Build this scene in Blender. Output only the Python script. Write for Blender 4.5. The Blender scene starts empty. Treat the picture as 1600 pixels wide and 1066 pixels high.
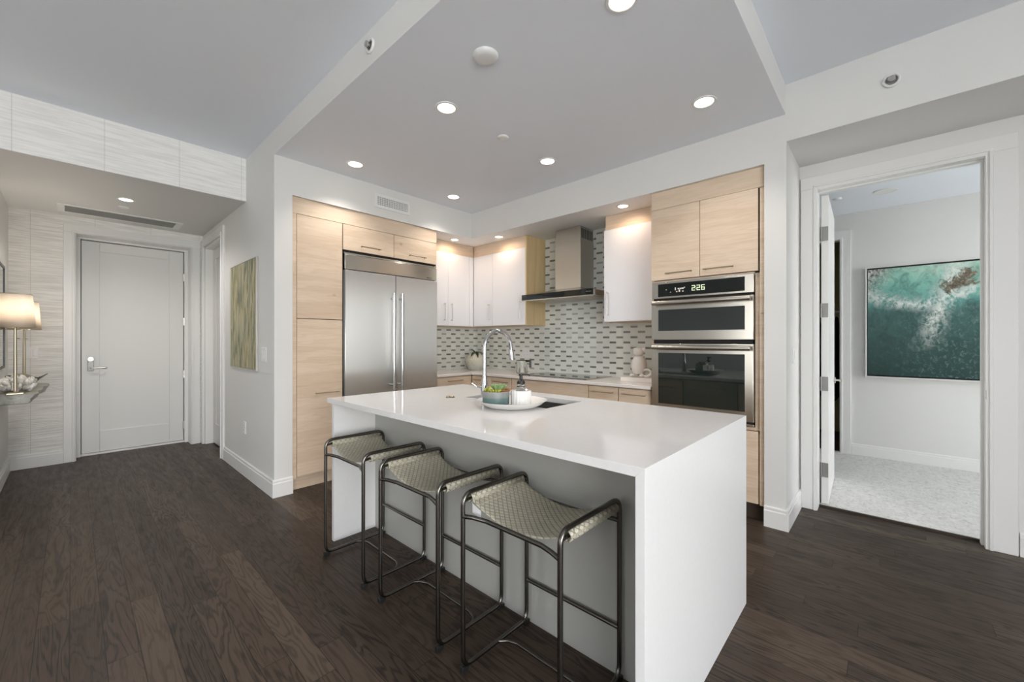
import bpy, bmesh, math, random
from mathutils import Vector, Matrix
PI = math.pi
random.seed(7)
SC = bpy.context.scene
COL = SC.collection

# ------------------------------------------------------------------ camera
YAW = 0.74593
cam_d = bpy.data.cameras.new('camera')
cam_d.sensor_width = 36.0
cam_d.lens = 635.24 / 1600 * 36.0
cam_d.clip_start = 0.02
cam = bpy.data.objects.new('camera', cam_d)
COL.objects.link(cam)
cam.location = (0, 0, 1.29)
cam.rotation_euler = (PI / 2, 0, YAW - PI / 2)
SC.camera = cam

# ------------------------------------------------------------------ view, world
SC.view_settings.view_transform = 'Standard'
SC.view_settings.look = 'None'
SC.view_settings.gamma = 1.0
SC.view_settings.use_curve_mapping = False
SC.view_settings.exposure = 0.17
SC.cycles.max_bounces = 12
SC.cycles.diffuse_bounces = 6
SC.cycles.glossy_bounces = 6
SC.cycles.transmission_bounces = 8
SC.cycles.transparent_max_bounces = 8
SC.cycles.caustics_reflective = False
SC.cycles.caustics_refractive = False
SC.cycles.sample_clamp_indirect = 6.0

SKY_POWER = 10.5
W = bpy.data.worlds.new('sky')
SC.world = W
W.use_nodes = True
wn = W.node_tree
wn.nodes.clear()
w_out = wn.nodes.new('ShaderNodeOutputWorld')
w_bg = wn.nodes.new('ShaderNodeBackground')
w_tc = wn.nodes.new('ShaderNodeTexCoord')
w_sep = wn.nodes.new('ShaderNodeSeparateXYZ')
w_ramp = wn.nodes.new('ShaderNodeValToRGB')
w_map = wn.nodes.new('ShaderNodeMapRange')
w_map.inputs[1].default_value = -1
w_map.inputs[2].default_value = 1
wn.links.new(w_tc.outputs['Generated'], w_sep.inputs[0])
wn.links.new(w_sep.outputs[2], w_map.inputs[0])
wn.links.new(w_map.outputs[0], w_ramp.inputs[0])
els = w_ramp.color_ramp.elements
els[0].position = 0.0; els[0].color = (0.95, 0.94, 0.90, 1)
els[1].position = 1.0; els[1].color = (0.80, 0.88, 1.0, 1)
for p_, c_ in ((0.47, (0.72, 0.73, 0.72, 1)), (0.505, (1.0, 0.99, 0.97, 1)), (0.62, (0.96, 0.98, 1.0, 1))):
    e_ = els.new(p_); e_.color = c_
wn.links.new(w_ramp.outputs[0], w_bg.inputs[0])
w_bg.inputs[1].default_value = SKY_POWER
wn.links.new(w_bg.outputs[0], w_out.inputs[0])

# window portals: let the sky in through the openings behind the camera
# (room extents used below)
RX0, RX1, RY0 = -3.6, 3.86, -3.4
def portal(name, loc, rot, sx, sy):
    d = bpy.data.lights.new(name, 'AREA')
    d.shape = 'RECTANGLE'; d.size = sx; d.size_y = sy
    d.cycles.is_portal = True
    o = bpy.data.objects.new(name, d); COL.objects.link(o)
    o.location = loc; o.rotation_euler = rot
    return o
WIN_X = [(-3.5, -1.55), (-1.45, 0.5)]
FILL_WIN_Y = [(1.8, 2.3)]  # unseen left wall window, added to brighten ceilings and side-facing walls
for i_, (a_, b_) in enumerate(WIN_X):
    portal('window_portal', ((a_ + b_) / 2, RY0 + 0.02, 1.42), (PI / 2, 0, 0), b_ - a_, 2.64)
for i_, (a_, b_) in enumerate(FILL_WIN_Y):
    portal('window_portal', (RX0 + 0.02, (a_ + b_) / 2, 1.42), (PI / 2, 0, -PI / 2), b_ - a_, 2.64)
portal('window_portal', (5.0, -2.28, 1.4), (PI / 2, 0, 0), 0.72, 2.4)

# ------------------------------------------------------------------ node helpers
def srgb(r, g, b):
    f = lambda v: (v / 255 / 12.92) if v / 255 <= 0.04045 else ((v / 255 + 0.055) / 1.055) ** 2.4
    return (f(r), f(g), f(b), 1.0)

class NT:
    def __init__(s, name):
        s.m = bpy.data.materials.new(name); s.m.use_nodes = True
        s.t = s.m.node_tree; s.t.nodes.clear()
        s.out = s.t.nodes.new('ShaderNodeOutputMaterial')
    def n(s, typ, **kw):
        nd = s.t.nodes.new(typ)
        for k, v in kw.items(): setattr(nd, k, v)
        return nd
    def put(s, sock, v):
        if hasattr(v, 'is_linked') or isinstance(v, bpy.types.NodeSocket): s.t.links.new(v, sock)
        elif v is not None: sock.default_value = v
    def math(s, op, a, b=None, c=None, clamp=False):
        nd = s.n('ShaderNodeMath', operation=op, use_clamp=clamp)
        s.put(nd.inputs[0], a)
        if b is not None: s.put(nd.inputs[1], b)
        if c is not None: s.put(nd.inputs[2], c)
        return nd.outputs[0]
    def pos(s):
        g = s.n('ShaderNodeNewGeometry'); return g.outputs['Position']
    def obj(s):
        return s.n('ShaderNodeTexCoord').outputs['Object']
    def gen(s):
        return s.n('ShaderNodeTexCoord').outputs['Generated']
    def uv(s):
        return s.n('ShaderNodeTexCoord').outputs['UV']
    def sep(s, v):
        nd = s.n('ShaderNodeSeparateXYZ'); s.put(nd.inputs[0], v); return nd.outputs
    def comb(s, x, y, z):
        nd = s.n('ShaderNodeCombineXYZ')
        for i, v in enumerate((x, y, z)): s.put(nd.inputs[i], v)
        return nd.outputs[0]
    def noise(s, vec, scale=5, detail=3, rough=0.5, dist=0.0):
        nd = s.n('ShaderNodeTexNoise'); s.put(nd.inputs['Vector'], vec)
        nd.inputs['Scale'].default_value = scale; nd.inputs['Detail'].default_value = detail
        nd.inputs['Roughness'].default_value = rough; nd.inputs['Distortion'].default_value = dist
        return nd.outputs[0]
    def white(s, vec):
        nd = s.n('ShaderNodeTexWhiteNoise', noise_dimensions='3D'); s.put(nd.inputs[0], vec); return nd.outputs[0]
    def vmul(s, v, k):
        nd = s.n('ShaderNodeVectorMath', operation='MULTIPLY'); s.put(nd.inputs[0], v); nd.inputs[1].default_value = k
        return nd.outputs[0]
    def vadd(s, v, k):
        nd = s.n('ShaderNodeVectorMath', operation='ADD'); s.put(nd.inputs[0], v); s.put(nd.inputs[1], k)
        return nd.outputs[0]
    def ramp(s, f, stops, interp='LINEAR'):
        nd = s.n('ShaderNodeValToRGB'); cr = nd.color_ramp; cr.interpolation = interp
        while len(cr.elements) < len(stops): cr.elements.new(0.5)
        for e, (p, c) in zip(cr.elements, stops): e.position = p; e.color = c
        s.put(nd.inputs[0], f); return nd.outputs[0]
    def mix(s, f, a, b, mode='MIX'):
        nd = s.n('ShaderNodeMix', data_type='RGBA', blend_type=mode)
        s.put(nd.inputs[0], f); s.put(nd.inputs[6], a); s.put(nd.inputs[7], b); return nd.outputs[2]
    def rng(s, v, a, b, c, d):
        nd = s.n('ShaderNodeMapRange'); s.put(nd.inputs[0], v)
        for i, k in enumerate((a, b, c, d)): nd.inputs[i + 1].default_value = k
        return nd.outputs[0]
    def bump(s, h, strength=0.3, dist=0.01):
        nd = s.n('ShaderNodeBump'); nd.inputs['Strength'].default_value = strength; nd.inputs['Distance'].default_value = dist
        s.put(nd.inputs['Height'], h); return nd.outputs[0]
    def bsdf(s, color=None, rough=0.5, metal=0.0, normal=None, **kw):
        nd = s.n('ShaderNodeBsdfPrincipled')
        s.put(nd.inputs['Base Color'], color); s.put(nd.inputs['Roughness'], rough); nd.inputs['Metallic'].default_value = metal
        if normal is not None: s.put(nd.inputs['Normal'], normal)
        for k, v in kw.items(): s.put(nd.inputs[k.replace('_', ' ')], v)
        s.t.links.new(nd.outputs[0], s.out.inputs[0]); return nd

def plain(name, col, rough=0.5, metal=0.0, **kw):
    t = NT(name); t.bsdf(col, rough, metal, **kw); return t.m

# ------------------------------------------------------------------ materials
M = {}
def paint(name, col, rough=0.55, b=0.03):
    t = NT(name); p = t.pos()
    t.bsdf(col, rough, 0, t.bump(t.noise(p, 180, 2), b, 0.002)); return t.m
M['wall'] = paint('wall_paint', (0.735, 0.73, 0.71, 1))
M['ceil'] = paint('ceiling_paint', (0.85, 0.885, 0.945, 1), 0.7)
M['soffit_lit'] = paint('soffit_bounce_lit', (0.90, 0.90, 0.89, 1), 0.7)  # lighter than wall paint: bounced light on the soffit undersides painted in
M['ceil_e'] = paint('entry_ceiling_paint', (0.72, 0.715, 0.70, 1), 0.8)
M['trim'] = paint('trim_paint', (0.80, 0.795, 0.78, 1), 0.3, 0.01)
M['door'] = paint('door_paint', (0.74, 0.735, 0.715, 1), 0.38, 0.01)

def floor_mat():
    t = NT('dark_oak_planks'); p = t.pos(); x, y, z = t.sep(p)[:3]
    w, ln = 0.1015, 1.35
    u = t.math('DIVIDE', t.math('ADD', x, 0.0075 + w * 100), w)
    pi_ = t.math('FLOOR', u); fx = t.math('FRACT', u)
    off = t.white(t.comb(pi_, 3.3, 0.7))
    v = t.math('ADD', t.math('DIVIDE', y, ln), t.math('MULTIPLY', off, 9.0))
    pj = t.math('FLOOR', v); fy = t.math('FRACT', v)
    idv = t.comb(pi_, pj, 1.7)
    r1 = t.white(idv); r2 = t.white(t.vadd(idv, (11.3, 4.1, 2.2)))
    # cathedral grain: contour lines of a stretched noise field, different on each plank
    gx = t.math('ADD', t.math('MULTIPLY', x, 10.0), t.math('MULTIPLY', r1, 60.0))
    gy = t.math('ADD', t.math('MULTIPLY', y, 1.15), t.math('MULTIPLY', r2, 60.0))
    f = t.noise(t.comb(gx, gy, 0.0), 1.0, 3, 0.45, 0.35)
    ring = t.math('SINE', t.math('MULTIPLY', f, 95.0))
    ring = t.rng(ring, -0.1, 1.0, 0.0, 1.0)
    fine = t.noise(t.comb(t.math('MULTIPLY', x, 320.0), t.math('MULTIPLY', y, 9.0), r1), 1.0, 2, 0.6)
    strength = t.rng(r2, 0.0, 1.0, 0.45, 1.0)
    tone = t.ramp(r1, [(0.0, srgb(60, 49, 42)), (0.6, srgb(69, 57, 48)), (0.9, srgb(79, 66, 56)), (1.0, srgb(90, 77, 65))])
    dark = t.mix(0.92, tone, srgb(20, 16, 13))
    c = t.mix(t.math('MULTIPLY', ring, strength), tone, dark)
    c = t.mix(t.rng(fine, 0.35, 0.7, 0.0, 0.25), c, srgb(104, 90, 78))
    seam_x = t.math('MAXIMUM', t.math('LESS_THAN', fx, 0.016), t.math('GREATER_THAN', fx, 0.984))
    seam_y = t.math('LESS_THAN', fy, 0.0024)
    seam = t.math('MAXIMUM', seam_x, seam_y)
    c = t.mix(t.math('MULTIPLY', seam, 0.75), c, srgb(22, 18, 15))
    h = t.math('SUBTRACT', t.math('MULTIPLY', ring, -0.15), t.math('MULTIPLY', seam, 1.0))
    h = t.math('ADD', h, t.math('MULTIPLY', fine, 0.25))
    rough = t.rng(t.noise(t.comb(t.math('MULTIPLY', x, 30.0), t.math('MULTIPLY', y, 4.0), 0.0), 1.0, 2), 0.3, 0.7, 0.36, 0.48)
    t.bsdf(c, rough, 0, t.bump(h, 0.25, 0.002), Specular_IOR_Level=0.2); return t.m
M['floor'] = floor_mat()

def wood_mat(name, vertical=False, base=(222, 202, 179), tint=(206, 181, 154)):
    t = NT(name); p = t.pos(); oi = t.n('ShaderNodeObjectInfo').outputs['Random']
    x, y, z = t.sep(p)[:3]
    o = t.math('MULTIPLY', oi, 17.0)
    if vertical:
        v = t.comb(t.math('ADD', t.math('MULTIPLY', x, 14), o), t.math('MULTIPLY', y, 14), t.math('MULTIPLY', z, 1.1))
        vf = t.comb(t.math('MULTIPLY', x, 160), t.math('MULTIPLY', y, 160), t.math('MULTIPLY', z, 6))
    else:
        v = t.comb(t.math('MULTIPLY', x, 0.9), t.math('MULTIPLY', y, 0.9), t.math('ADD', t.math('MULTIPLY', z, 11), o))
        vf = t.comb(t.math('MULTIPLY', x, 7), t.math('MULTIPLY', y, 7), t.math('MULTIPLY', z, 150))
    n1 = t.noise(v, 1.0, 4, 0.6, 0.25)
    ring = t.math('SINE', t.math('MULTIPLY', n1, 46.0))
    fine = t.noise(vf, 1.0, 2, 0.6)
    c = t.ramp(n1, [(0.22, srgb(*tint)), (0.52, srgb(*base)), (0.80, srgb(base[0] + 8, base[1] + 8, base[2] + 9))])
    c = t.mix(t.rng(ring, 0.2, 1.0, 0.0, 0.14), c, srgb(188, 152, 116))
    c = t.mix(t.rng(fine, 0.4, 0.75, 0.0, 0.22), c, srgb(182, 150, 118))
    # scattered knots
    kv = t.n('ShaderNodeTexVoronoi'); kv.inputs['Scale'].default_value = 1.0
    t.put(kv.inputs['Vector'], t.comb(t.math('MULTIPLY', x, 3.4), t.math('MULTIPLY', y, 3.4), t.math('ADD', t.math('MULTIPLY', z, 4.4), o)))
    keep = t.math('GREATER_THAN', t.sep(kv.outputs['Color'])[0], 0.50)
    k = t.math('MULTIPLY', t.rng(kv.outputs['Distance'], 0.03, 0.11, 0.75, 0.0), keep)
    c = t.mix(k, c, srgb(150, 98, 66))
    t.bsdf(c, 0.42, 0, t.bump(fine, 0.06, 0.001)); return t.m
M['wood'] = wood_mat('pale_maple_veneer')
M['wood_v'] = wood_mat('pale_maple_veneer_upright', True, (216, 192, 146), (196, 166, 118))

def steel(name, col=(0.54, 0.515, 0.465), rough=0.27, aniso=0.6, rot=0.25):
    t = NT(name)
    tg = t.n('ShaderNodeTangent'); tg.direction_type = 'RADIAL'; tg.axis = 'Z'
    nd = t.bsdf((*col, 1), rough, 1.0, Anisotropic=aniso, Anisotropic_Rotation=rot)
    t.t.links.new(tg.outputs[0], nd.inputs['Tangent']); return t.m
M['steel'] = steel('brushed_steel')
M['steel_v'] = steel('brushed_steel_upright', rough=0.30)
M['steel_fr'] = steel('fridge_steel', (0.57, 0.57, 0.555), 0.30, 1.0, 0.0)
M['chrome'] = plain('chrome', (0.55, 0.55, 0.56, 1), 0.12, 1.0)
M['nickel'] = plain('satin_nickel', (0.60, 0.58, 0.54, 1), 0.3, 1.0)
M['nickel_dk'] = plain('dull_nickel', (0.34, 0.335, 0.32, 1), 0.45, 0.8)
M['bronze'] = plain('brushed_bronze', (0.50, 0.41, 0.29, 1), 0.35, 1.0)
M['brass'] = plain('aged_brass', (0.52, 0.46, 0.35, 1), 0.3, 1.0)
M['gun'] = plain('gunmetal_tube', (0.16, 0.15, 0.135, 1), 0.26, 1.0)
M['black'] = plain('black_plastic', (0.012, 0.012, 0.012, 1), 0.4)
M['gap'] = plain('shadow_gap_black', (0.01, 0.009, 0.008, 1), 0.7)
M['bglass'] = plain('black_glass', (0.006, 0.008, 0.008, 1), 0.04)
M['wglass'] = plain('oven_window_glass', (0.010, 0.017, 0.016, 1), 0.02, IOR=1.85)
M['white'] = plain('white_lacquer', (0.83, 0.84, 0.87, 1), 0.32)
M['wplastic'] = plain('white_plastic', (0.80, 0.80, 0.79, 1), 0.35)
M['ceramic'] = plain('white_ceramic', (0.80, 0.79, 0.77, 1), 0.25)
M['matte_ceramic'] = plain('matte_white_ceramic', (0.78, 0.75, 0.71, 1), 0.6)
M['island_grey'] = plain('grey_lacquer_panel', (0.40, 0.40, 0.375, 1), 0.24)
M['lens'] = None
def emis(name, col, st):
    t = NT(name); e = t.n('ShaderNodeEmission'); e.inputs[0].default_value = col; e.inputs[1].default_value = st
    t.t.links.new(e.outputs[0], t.out.inputs[0]); return t.m
M['lens'] = emis('lamp_lens_lit', (1.0, 0.93, 0.82, 1), 6.0)
M['digit'] = emis('display_digits', (0.75, 0.85, 0.55, 1), 1.1)
M['digit2'] = emis('display_icons', (0.85, 0.78, 0.70, 1), 0.8)

def quartz(name, col=(0.80, 0.785, 0.775, 1), rough=0.10):
    t = NT(name); n_ = t.noise(t.pos(), 45, 4, 0.6)
    c = t.mix(t.rng(n_, 0.4, 0.65, 0, 0.12), col, (col[0] * .86, col[1] * .85, col[2] * .85, 1))
    t.bsdf(c, rough); return t.m
M['quartz'] = quartz('white_quartz')
M['quartz_s'] = quartz('honed_white_quartz', (0.80, 0.795, 0.79, 1), 0.34)
M['quartz_b'] = quartz('pale_quartz', (0.78, 0.74, 0.71, 1), 0.14)

def tiles():
    t = NT('mosaic_tiles'); x, y, z = t.sep(t.pos())[:3]
    s_ = t.math('ADD', x, y)
    u = t.math('DIVIDE', t.math('SUBTRACT', s_, 5.849 - 0.0812 * 40), 0.0812)
    ci = t.math('FLOOR', u); fu = t.math('FRACT', u)
    par = t.math('MODULO', ci, 2.0)
    v = t.math('ADD', t.math('DIVIDE', t.math('SUBTRACT', z, 1.427 - 1.1), 0.110), t.math('MULTIPLY', par, 0.5))
    ri = t.math('FLOOR', v); fv = t.math('FRACT', v)
    dark = t.math('LESS_THAN', fv, 0.215)
    rid = t.white(t.comb(ci, ri, 0.3)); rid2 = t.white(t.comb(ci, ri, 8.3))
    gx = t.math('MAXIMUM', t.math('LESS_THAN', fu, 0.025), t.math('GREATER_THAN', fu, 0.975))
    gz = t.math('MAXIMUM', t.math('LESS_THAN', fv, 0.018), t.math('GREATER_THAN', fv, 0.985))
    gz = t.math('MAXIMUM', gz, t.math('LESS_THAN', t.math('ABSOLUTE', t.math('SUBTRACT', fv, 0.215)), 0.014))
    g = t.math('MAXIMUM', gx, gz)
    vein = t.noise(t.comb(t.math('MULTIPLY', s_, 14), t.math('MULTIPLY', z, 160), rid), 1.0, 3, 0.6, 0.6)
    dc = t.ramp(rid, [(0.0, srgb(88, 88, 82)), (0.4, srgb(118, 119, 112)), (0.75, srgb(146, 148, 141)), (1.0, srgb(182, 185, 179))])
    dc = t.mix(t.rng(vein, 0.4, 0.7, 0.0, 0.45), dc, srgb(190, 190, 182))
    lc = t.ramp(rid2, [(0.0, srgb(220, 223, 216)), (1.0, srgb(233, 235, 229))])
    c = t.mix(dark, lc, dc)
    c = t.mix(t.math('MULTIPLY', g, 0.8), c, srgb(226, 226, 220))
    h = t.math('SUBTRACT', 1.0, g)
    t.bsdf(c, t.math('ADD', 0.16, t.math('MULTIPLY', g, 0.4)), 0, t.bump(h, 0.25, 0.002)); return t.m
M['tiles'] = tiles()

def wallpaper(name, sx, sz, amt):
    t = NT(name); x, y, z = t.sep(t.pos())[:3]
    n_ = t.noise(t.comb(t.math('MULTIPLY', x, sx), 0.0, t.math('MULTIPLY', z, sz)), 1.0, 3, 0.6)
    st = t.rng(n_, 0.42, 0.62, 0.0, 1.0)
    pan = t.math('FRACT', t.math('DIVIDE', t.math('ADD', x, 9.03), 0.46))
    seam = t.math('LESS_THAN', pan, 0.012)
    c = t.mix(t.math('MULTIPLY', st, amt), srgb(247, 246, 243), srgb(196, 194, 190))
    c = t.mix(t.math('MULTIPLY', seam, 0.3), c, srgb(176, 174, 168))
    t.bsdf(c, 0.75, 0, t.bump(t.math('SUBTRACT', st, t.math('MULTIPLY', seam, 0.3)), 0.5, 0.004)); return t.m
M['paper'] = wallpaper('grasscloth_wallpaper', 3.2, 110, 0.50)
M['paper_b'] = wallpaper('woven_wallpaper', 3.0, 72, 0.30)

def carpet():
    t = NT('looped_carpet'); p = t.pos()
    n1 = t.noise(p, 70, 4, 0.65, 0.8); n2 = t.noise(t.vmul(p, (1, 1, 1)), 26, 3, 0.6, 1.2)
    h = t.math('ADD', t.math('MULTIPLY', n1, 0.7), n2)
    c = t.ramp(h, [(0.5, srgb(176, 174, 170)), (0.8, srgb(214, 212, 208)), (1.1, srgb(226, 225, 222))])
    t.bsdf(c, 0.95, 0, t.bump(h, 0.9, 0.012)); return t.m
M['carpet'] = carpet()

def leather():
    t = NT('woven_leather'); u, v, _ = t.sep(t.uv())[:3]
    a = t.math('MULTIPLY', t.math('ADD', u, v), 1.0); b = t.math('MULTIPLY', t.math('SUBTRACT', u, v), 1.0)
    k = 1.0 / 0.030
    fa = t.math('ABSOLUTE', t.math('SINE', t.math('MULTIPLY', a, PI * k)))
    fb = t.math('ABSOLUTE', t.math('SINE', t.math('MULTIPLY', b, PI * k)))
    groove = t.math('MINIMUM', fa, fb)
    ck = t.math('ADD', t.math('FLOOR', t.math('MULTIPLY', a, k)), t.math('FLOOR', t.math('MULTIPLY', b, k)))
    tone = t.white(t.comb(ck, t.math('FLOOR', t.math('MULTIPLY', a, k)), 0.2))
    c = t.ramp(groove, [(0.0, srgb(92, 87, 73)), (0.13, srgb(166, 160, 142)), (0.5, srgb(194, 188, 170))])
    c = t.mix(t.math('MULTIPLY', tone, 0.18), c, srgb(120, 112, 92))
    hh = t.rng(groove, 0.0, 0.45, 0.0, 1.0)
    t.bsdf(c, 0.42, 0, t.bump(hh, 0.6, 0.004)); return t.m
M['leather'] = leather()
M['leather_plain'] = plain('stitched_leather', srgb(190, 182, 165), 0.45)

def ocean():
    t = NT('sea_photograph'); gx, gy, gz = t.sep(t.gen())[:3]
    u = t.math('DIVIDE', t.math('SUBTRACT', 1.0, gy), 0.58); v = gz
    uv = t.comb(u, v, 0.0)
    n1 = t.noise(uv, 3.0, 5, 0.6, 0.6); n2 = t.noise(uv, 9.0, 6, 0.7, 1.2); n3 = t.noise(uv, 26.0, 5, 0.7, 0.8)
    vv = t.math('ADD', v, t.math('MULTIPLY', t.math('SUBTRACT', n1, 0.5), 0.35))
    base = t.ramp(vv, [(0.0, srgb(26, 60, 57)), (0.35, srgb(50, 86, 82)), (0.58, srgb(70, 108, 104)), (0.70, srgb(92, 158, 150)), (0.88, srgb(140, 200, 182)), (1.0, srgb(176, 214, 196))])
    base = t.mix(t.rng(n2, 0.42, 0.66, 0.0, 0.6), base, srgb(30, 60, 58))
    base = t.mix(t.math('MULTIPLY', t.rng(n3, 0.52, 0.68, 0.0, 0.5), t.rng(u, 0.2, 0.7, 0.2, 1.0)), base, srgb(130, 158, 152))
    # foam: a wave arc across and a plume down the middle right
    arc = t.math('SUBTRACT', v, t.math('ADD', 0.66, t.math('MULTIPLY', t.math('MULTIPLY', t.math('SUBTRACT', u, 0.42), t.math('SUBTRACT', u, 0.42)), 0.55)))
    arc = t.math('ADD', arc, t.math('MULTIPLY', t.math('SUBTRACT', n1, 0.5), 0.25))
    band = t.rng(t.math('ABSOLUTE', arc), 0.0, 0.10, 1.0, 0.0)
    px = t.math('SUBTRACT', u, t.math('ADD', 0.40, t.math('MULTIPLY', v, 0.38)))
    plume = t.rng(t.math('ABSOLUTE', t.math('ADD', px, t.math('MULTIPLY', t.math('SUBTRACT', n1, 0.5), 0.3))), 0.0, 0.16, 1.0, 0.0)
    plume = t.math('MULTIPLY', plume, t.rng(v, 0.22, 0.5, 0.0, 1.0))
    tex = t.rng(t.math('ADD', t.math('MULTIPLY', n2, 0.6), t.math('MULTIPLY', n3, 0.5)), 0.46, 0.60, 0.0, 1.0)
    foam = t.math('MULTIPLY', t.math('MAXIMUM', t.math('MULTIPLY', band, 0.95), plume), tex)
    base = t.mix(foam, base, srgb(226, 232, 226))
    # rock upper right and upper left corner
    ru = t.math('SUBTRACT', u, 0.80); rv = t.math('SUBTRACT', v, 0.84)
    ru = t.math('SUBTRACT', ru, t.math('MULTIPLY', rv, 0.8))
    rr = t.math('ADD', t.math('MULTIPLY', t.math('MULTIPLY', ru, ru), 22.0), t.math('MULTIPLY', t.math('MULTIPLY', rv, rv), 55.0))
    rock = t.rng(t.math('ADD', t.math('MULTIPLY', rr, 0.55), t.math('ADD', t.math('MULTIPLY', n2, 2.6), t.math('MULTIPLY', n1, 1.0))), 1.85, 2.15, 1.0, 0.0)
    rc = t.ramp(n3, [(0.35, srgb(58, 52, 44)), (0.55, srgb(126, 116, 98)), (0.7, srgb(188, 184, 168))])
    base = t.mix(rock, base, rc)
    lu = t.math('ADD', u, t.math('MULTIPLY', t.math('SUBTRACT', 1.0, v), 0.8))
    corner = t.rng(t.math('ADD', lu, t.math('MULTIPLY', t.math('SUBTRACT', n2, 0.5), 0.5)), 0.10, 0.26, 1.0, 0.0)
    base = t.mix(t.math('MULTIPLY', corner, t.rng(v, 0.6, 0.8, 0, 1)), base, t.ramp(n3, [(0.4, srgb(60, 66, 68)), (0.6, srgb(216, 218, 212))]))
    t.bsdf(base, 0.3); return t.m
M['ocean'] = ocean()

def strokes():
    t = NT('brushed_canvas'); gx, gy, gz = t.sep(t.gen())[:3]
    v = t.comb(t.math('MULTIPLY', gy, 18), t.math('MULTIPLY', gz, 3.6), 0.0)
    n1 = t.noise(v, 1.0, 4, 0.65, 0.5); n2 = t.noise(t.vmul(v, (0.5, 0.6, 1)), 1.0, 2)
    n3 = t.noise(t.vadd(v, (7.0, 3.0, 1.0)), 1.3, 3)
    c = t.ramp(n1, [(0.30, srgb(60, 68, 58)), (0.42, srgb(122, 124, 98)), (0.54, srgb(182, 172, 134)), (0.68, srgb(206, 200, 172))])
    c = t.mix(t.rng(n2, 0.45, 0.65, 0, 0.55), c, srgb(158, 166, 146))
    c = t.mix(t.rng(n3, 0.55, 0.7, 0, 0.6), c, srgb(168, 148, 92))
    t.bsdf(c, 0.55, 0, t.bump(n1, 0.4, 0.004)); return t.m
M['strokes'] = strokes()

def stone():
    t = NT('live_edge_stone'); p = t.pos()
    n1 = t.noise(p, 7, 5, 0.6, 0.8); n2 = t.noise(p, 38, 4, 0.6)
    c = t.ramp(n1, [(0.3, srgb(86, 86, 76)), (0.5, srgb(142, 141, 130)), (0.7, srgb(178, 176, 166))])
    c = t.mix(t.rng(n2, 0.5, 0.7, 0, 0.4), c, srgb(90, 88, 78))
    t.bsdf(c, 0.3, 0, t.bump(n2, 0.4, 0.006)); return t.m
M['stone'] = stone()
M['coral'] = plain('white_coral', (0.78, 0.76, 0.72, 1), 0.6)
M['bowl'] = plain('olive_glazed_bowl', srgb(104, 104, 84), 0.35)
M['frame_dark'] = plain('dark_metal_frame', (0.06, 0.062, 0.06, 1), 0.35, 0.6)
M['mirror'] = plain('mirror_glass', (0.62, 0.64, 0.64, 1), 0.05, 1.0)
M['frame_white'] = plain('white_frame', (0.80, 0.79, 0.77, 1), 0.4)
M['teal'] = None
def pot():
    t = NT('glazed_pot'); z = t.sep(t.gen())[2]
    c = t.ramp(z, [(0.0, srgb(84, 108, 106)), (0.52, srgb(92, 116, 114)), (0.62, srgb(128, 134, 132)), (1.0, srgb(136, 138, 136))])
    t.bsdf(c, 0.35); return t.m
M['pot'] = pot()
def leafm(name, a, b):
    t = NT(name); oi = t.n('ShaderNodeObjectInfo').outputs['Random']
    n_ = t.noise(t.obj(), 40, 2)
    t.bsdf(t.mix(n_, srgb(*a), srgb(*b)), 0.45); return t.m
M['succ_g'] = leafm('pale_green_succulent', (98, 138, 84), (168, 190, 138))
M['succ_y'] = leafm('lime_succulent', (140, 146, 58), (188, 186, 92))
M['succ_r'] = leafm('rusty_succulent', (140, 96, 58), (176, 130, 84))
M['leaf_dk'] = leafm('dark_green_leaf', (28, 44, 26), (50, 68, 40))
M['soil'] = plain('dark_soil', (0.03, 0.022, 0.016, 1), 0.9)
def vasem():
    t = NT('dimpled_glaze'); z = t.sep(t.gen())[2]
    c = t.ramp(z, [(0.0, srgb(186, 192, 184)), (0.6, srgb(206, 204, 188)), (1.0, srgb(214, 208, 190))])
    t.bsdf(c, 0.35); return t.m
M['vase'] = vasem()
def glass(name, col=(1, 1, 1, 1), rough=0.0):
    t = NT(name)
    t.bsdf(col, rough, 0, Transmission_Weight=1.0, IOR=1.45); return t.m
M['glass'] = glass('clear_glass', (0.94, 0.95, 0.93, 1))
M['sink'] = plain('sink_steel', (0.32, 0.32, 0.31, 1), 0.32, 0.9)
M['cloth_dk'] = plain('dark_cloth', (0.018, 0.018, 0.02, 1), 0.9)
M['cloth_br'] = plain('brown_cloth', (0.05, 0.04, 0.03, 1), 0.9)
M['closet'] = plain('closet_wall', srgb(176, 170, 128), 0.8)
M['grille'] = plain('grille_shadow', (0.30, 0.30, 0.29, 1), 0.6)
M['hole'] = plain('dark_recess', (0.05, 0.05, 0.047, 1), 0.8)
def shade():
    t = NT('linen_shade'); n_ = t.noise(t.vmul(t.obj(), (60, 60, 220)), 1.0, 2)
    c = t.mix(n_, (0.80, 0.74, 0.66, 1), (0.9, 0.85, 0.78, 1))
    d = t.n('ShaderNodeBsdfDiffuse'); tr = t.n('ShaderNodeBsdfTranslucent'); mx = t.n('ShaderNodeMixShader')
    t.put(d.inputs[0], c); t.put(tr.inputs[0], c); mx.inputs[0].default_value = 0.6
    t.t.links.new(d.outputs[0], mx.inputs[1]); t.t.links.new(tr.outputs[0], mx.inputs[2])
    t.t.links.new(mx.outputs[0], t.out.inputs[0]); return t.m
M['shade'] = shade()

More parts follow.
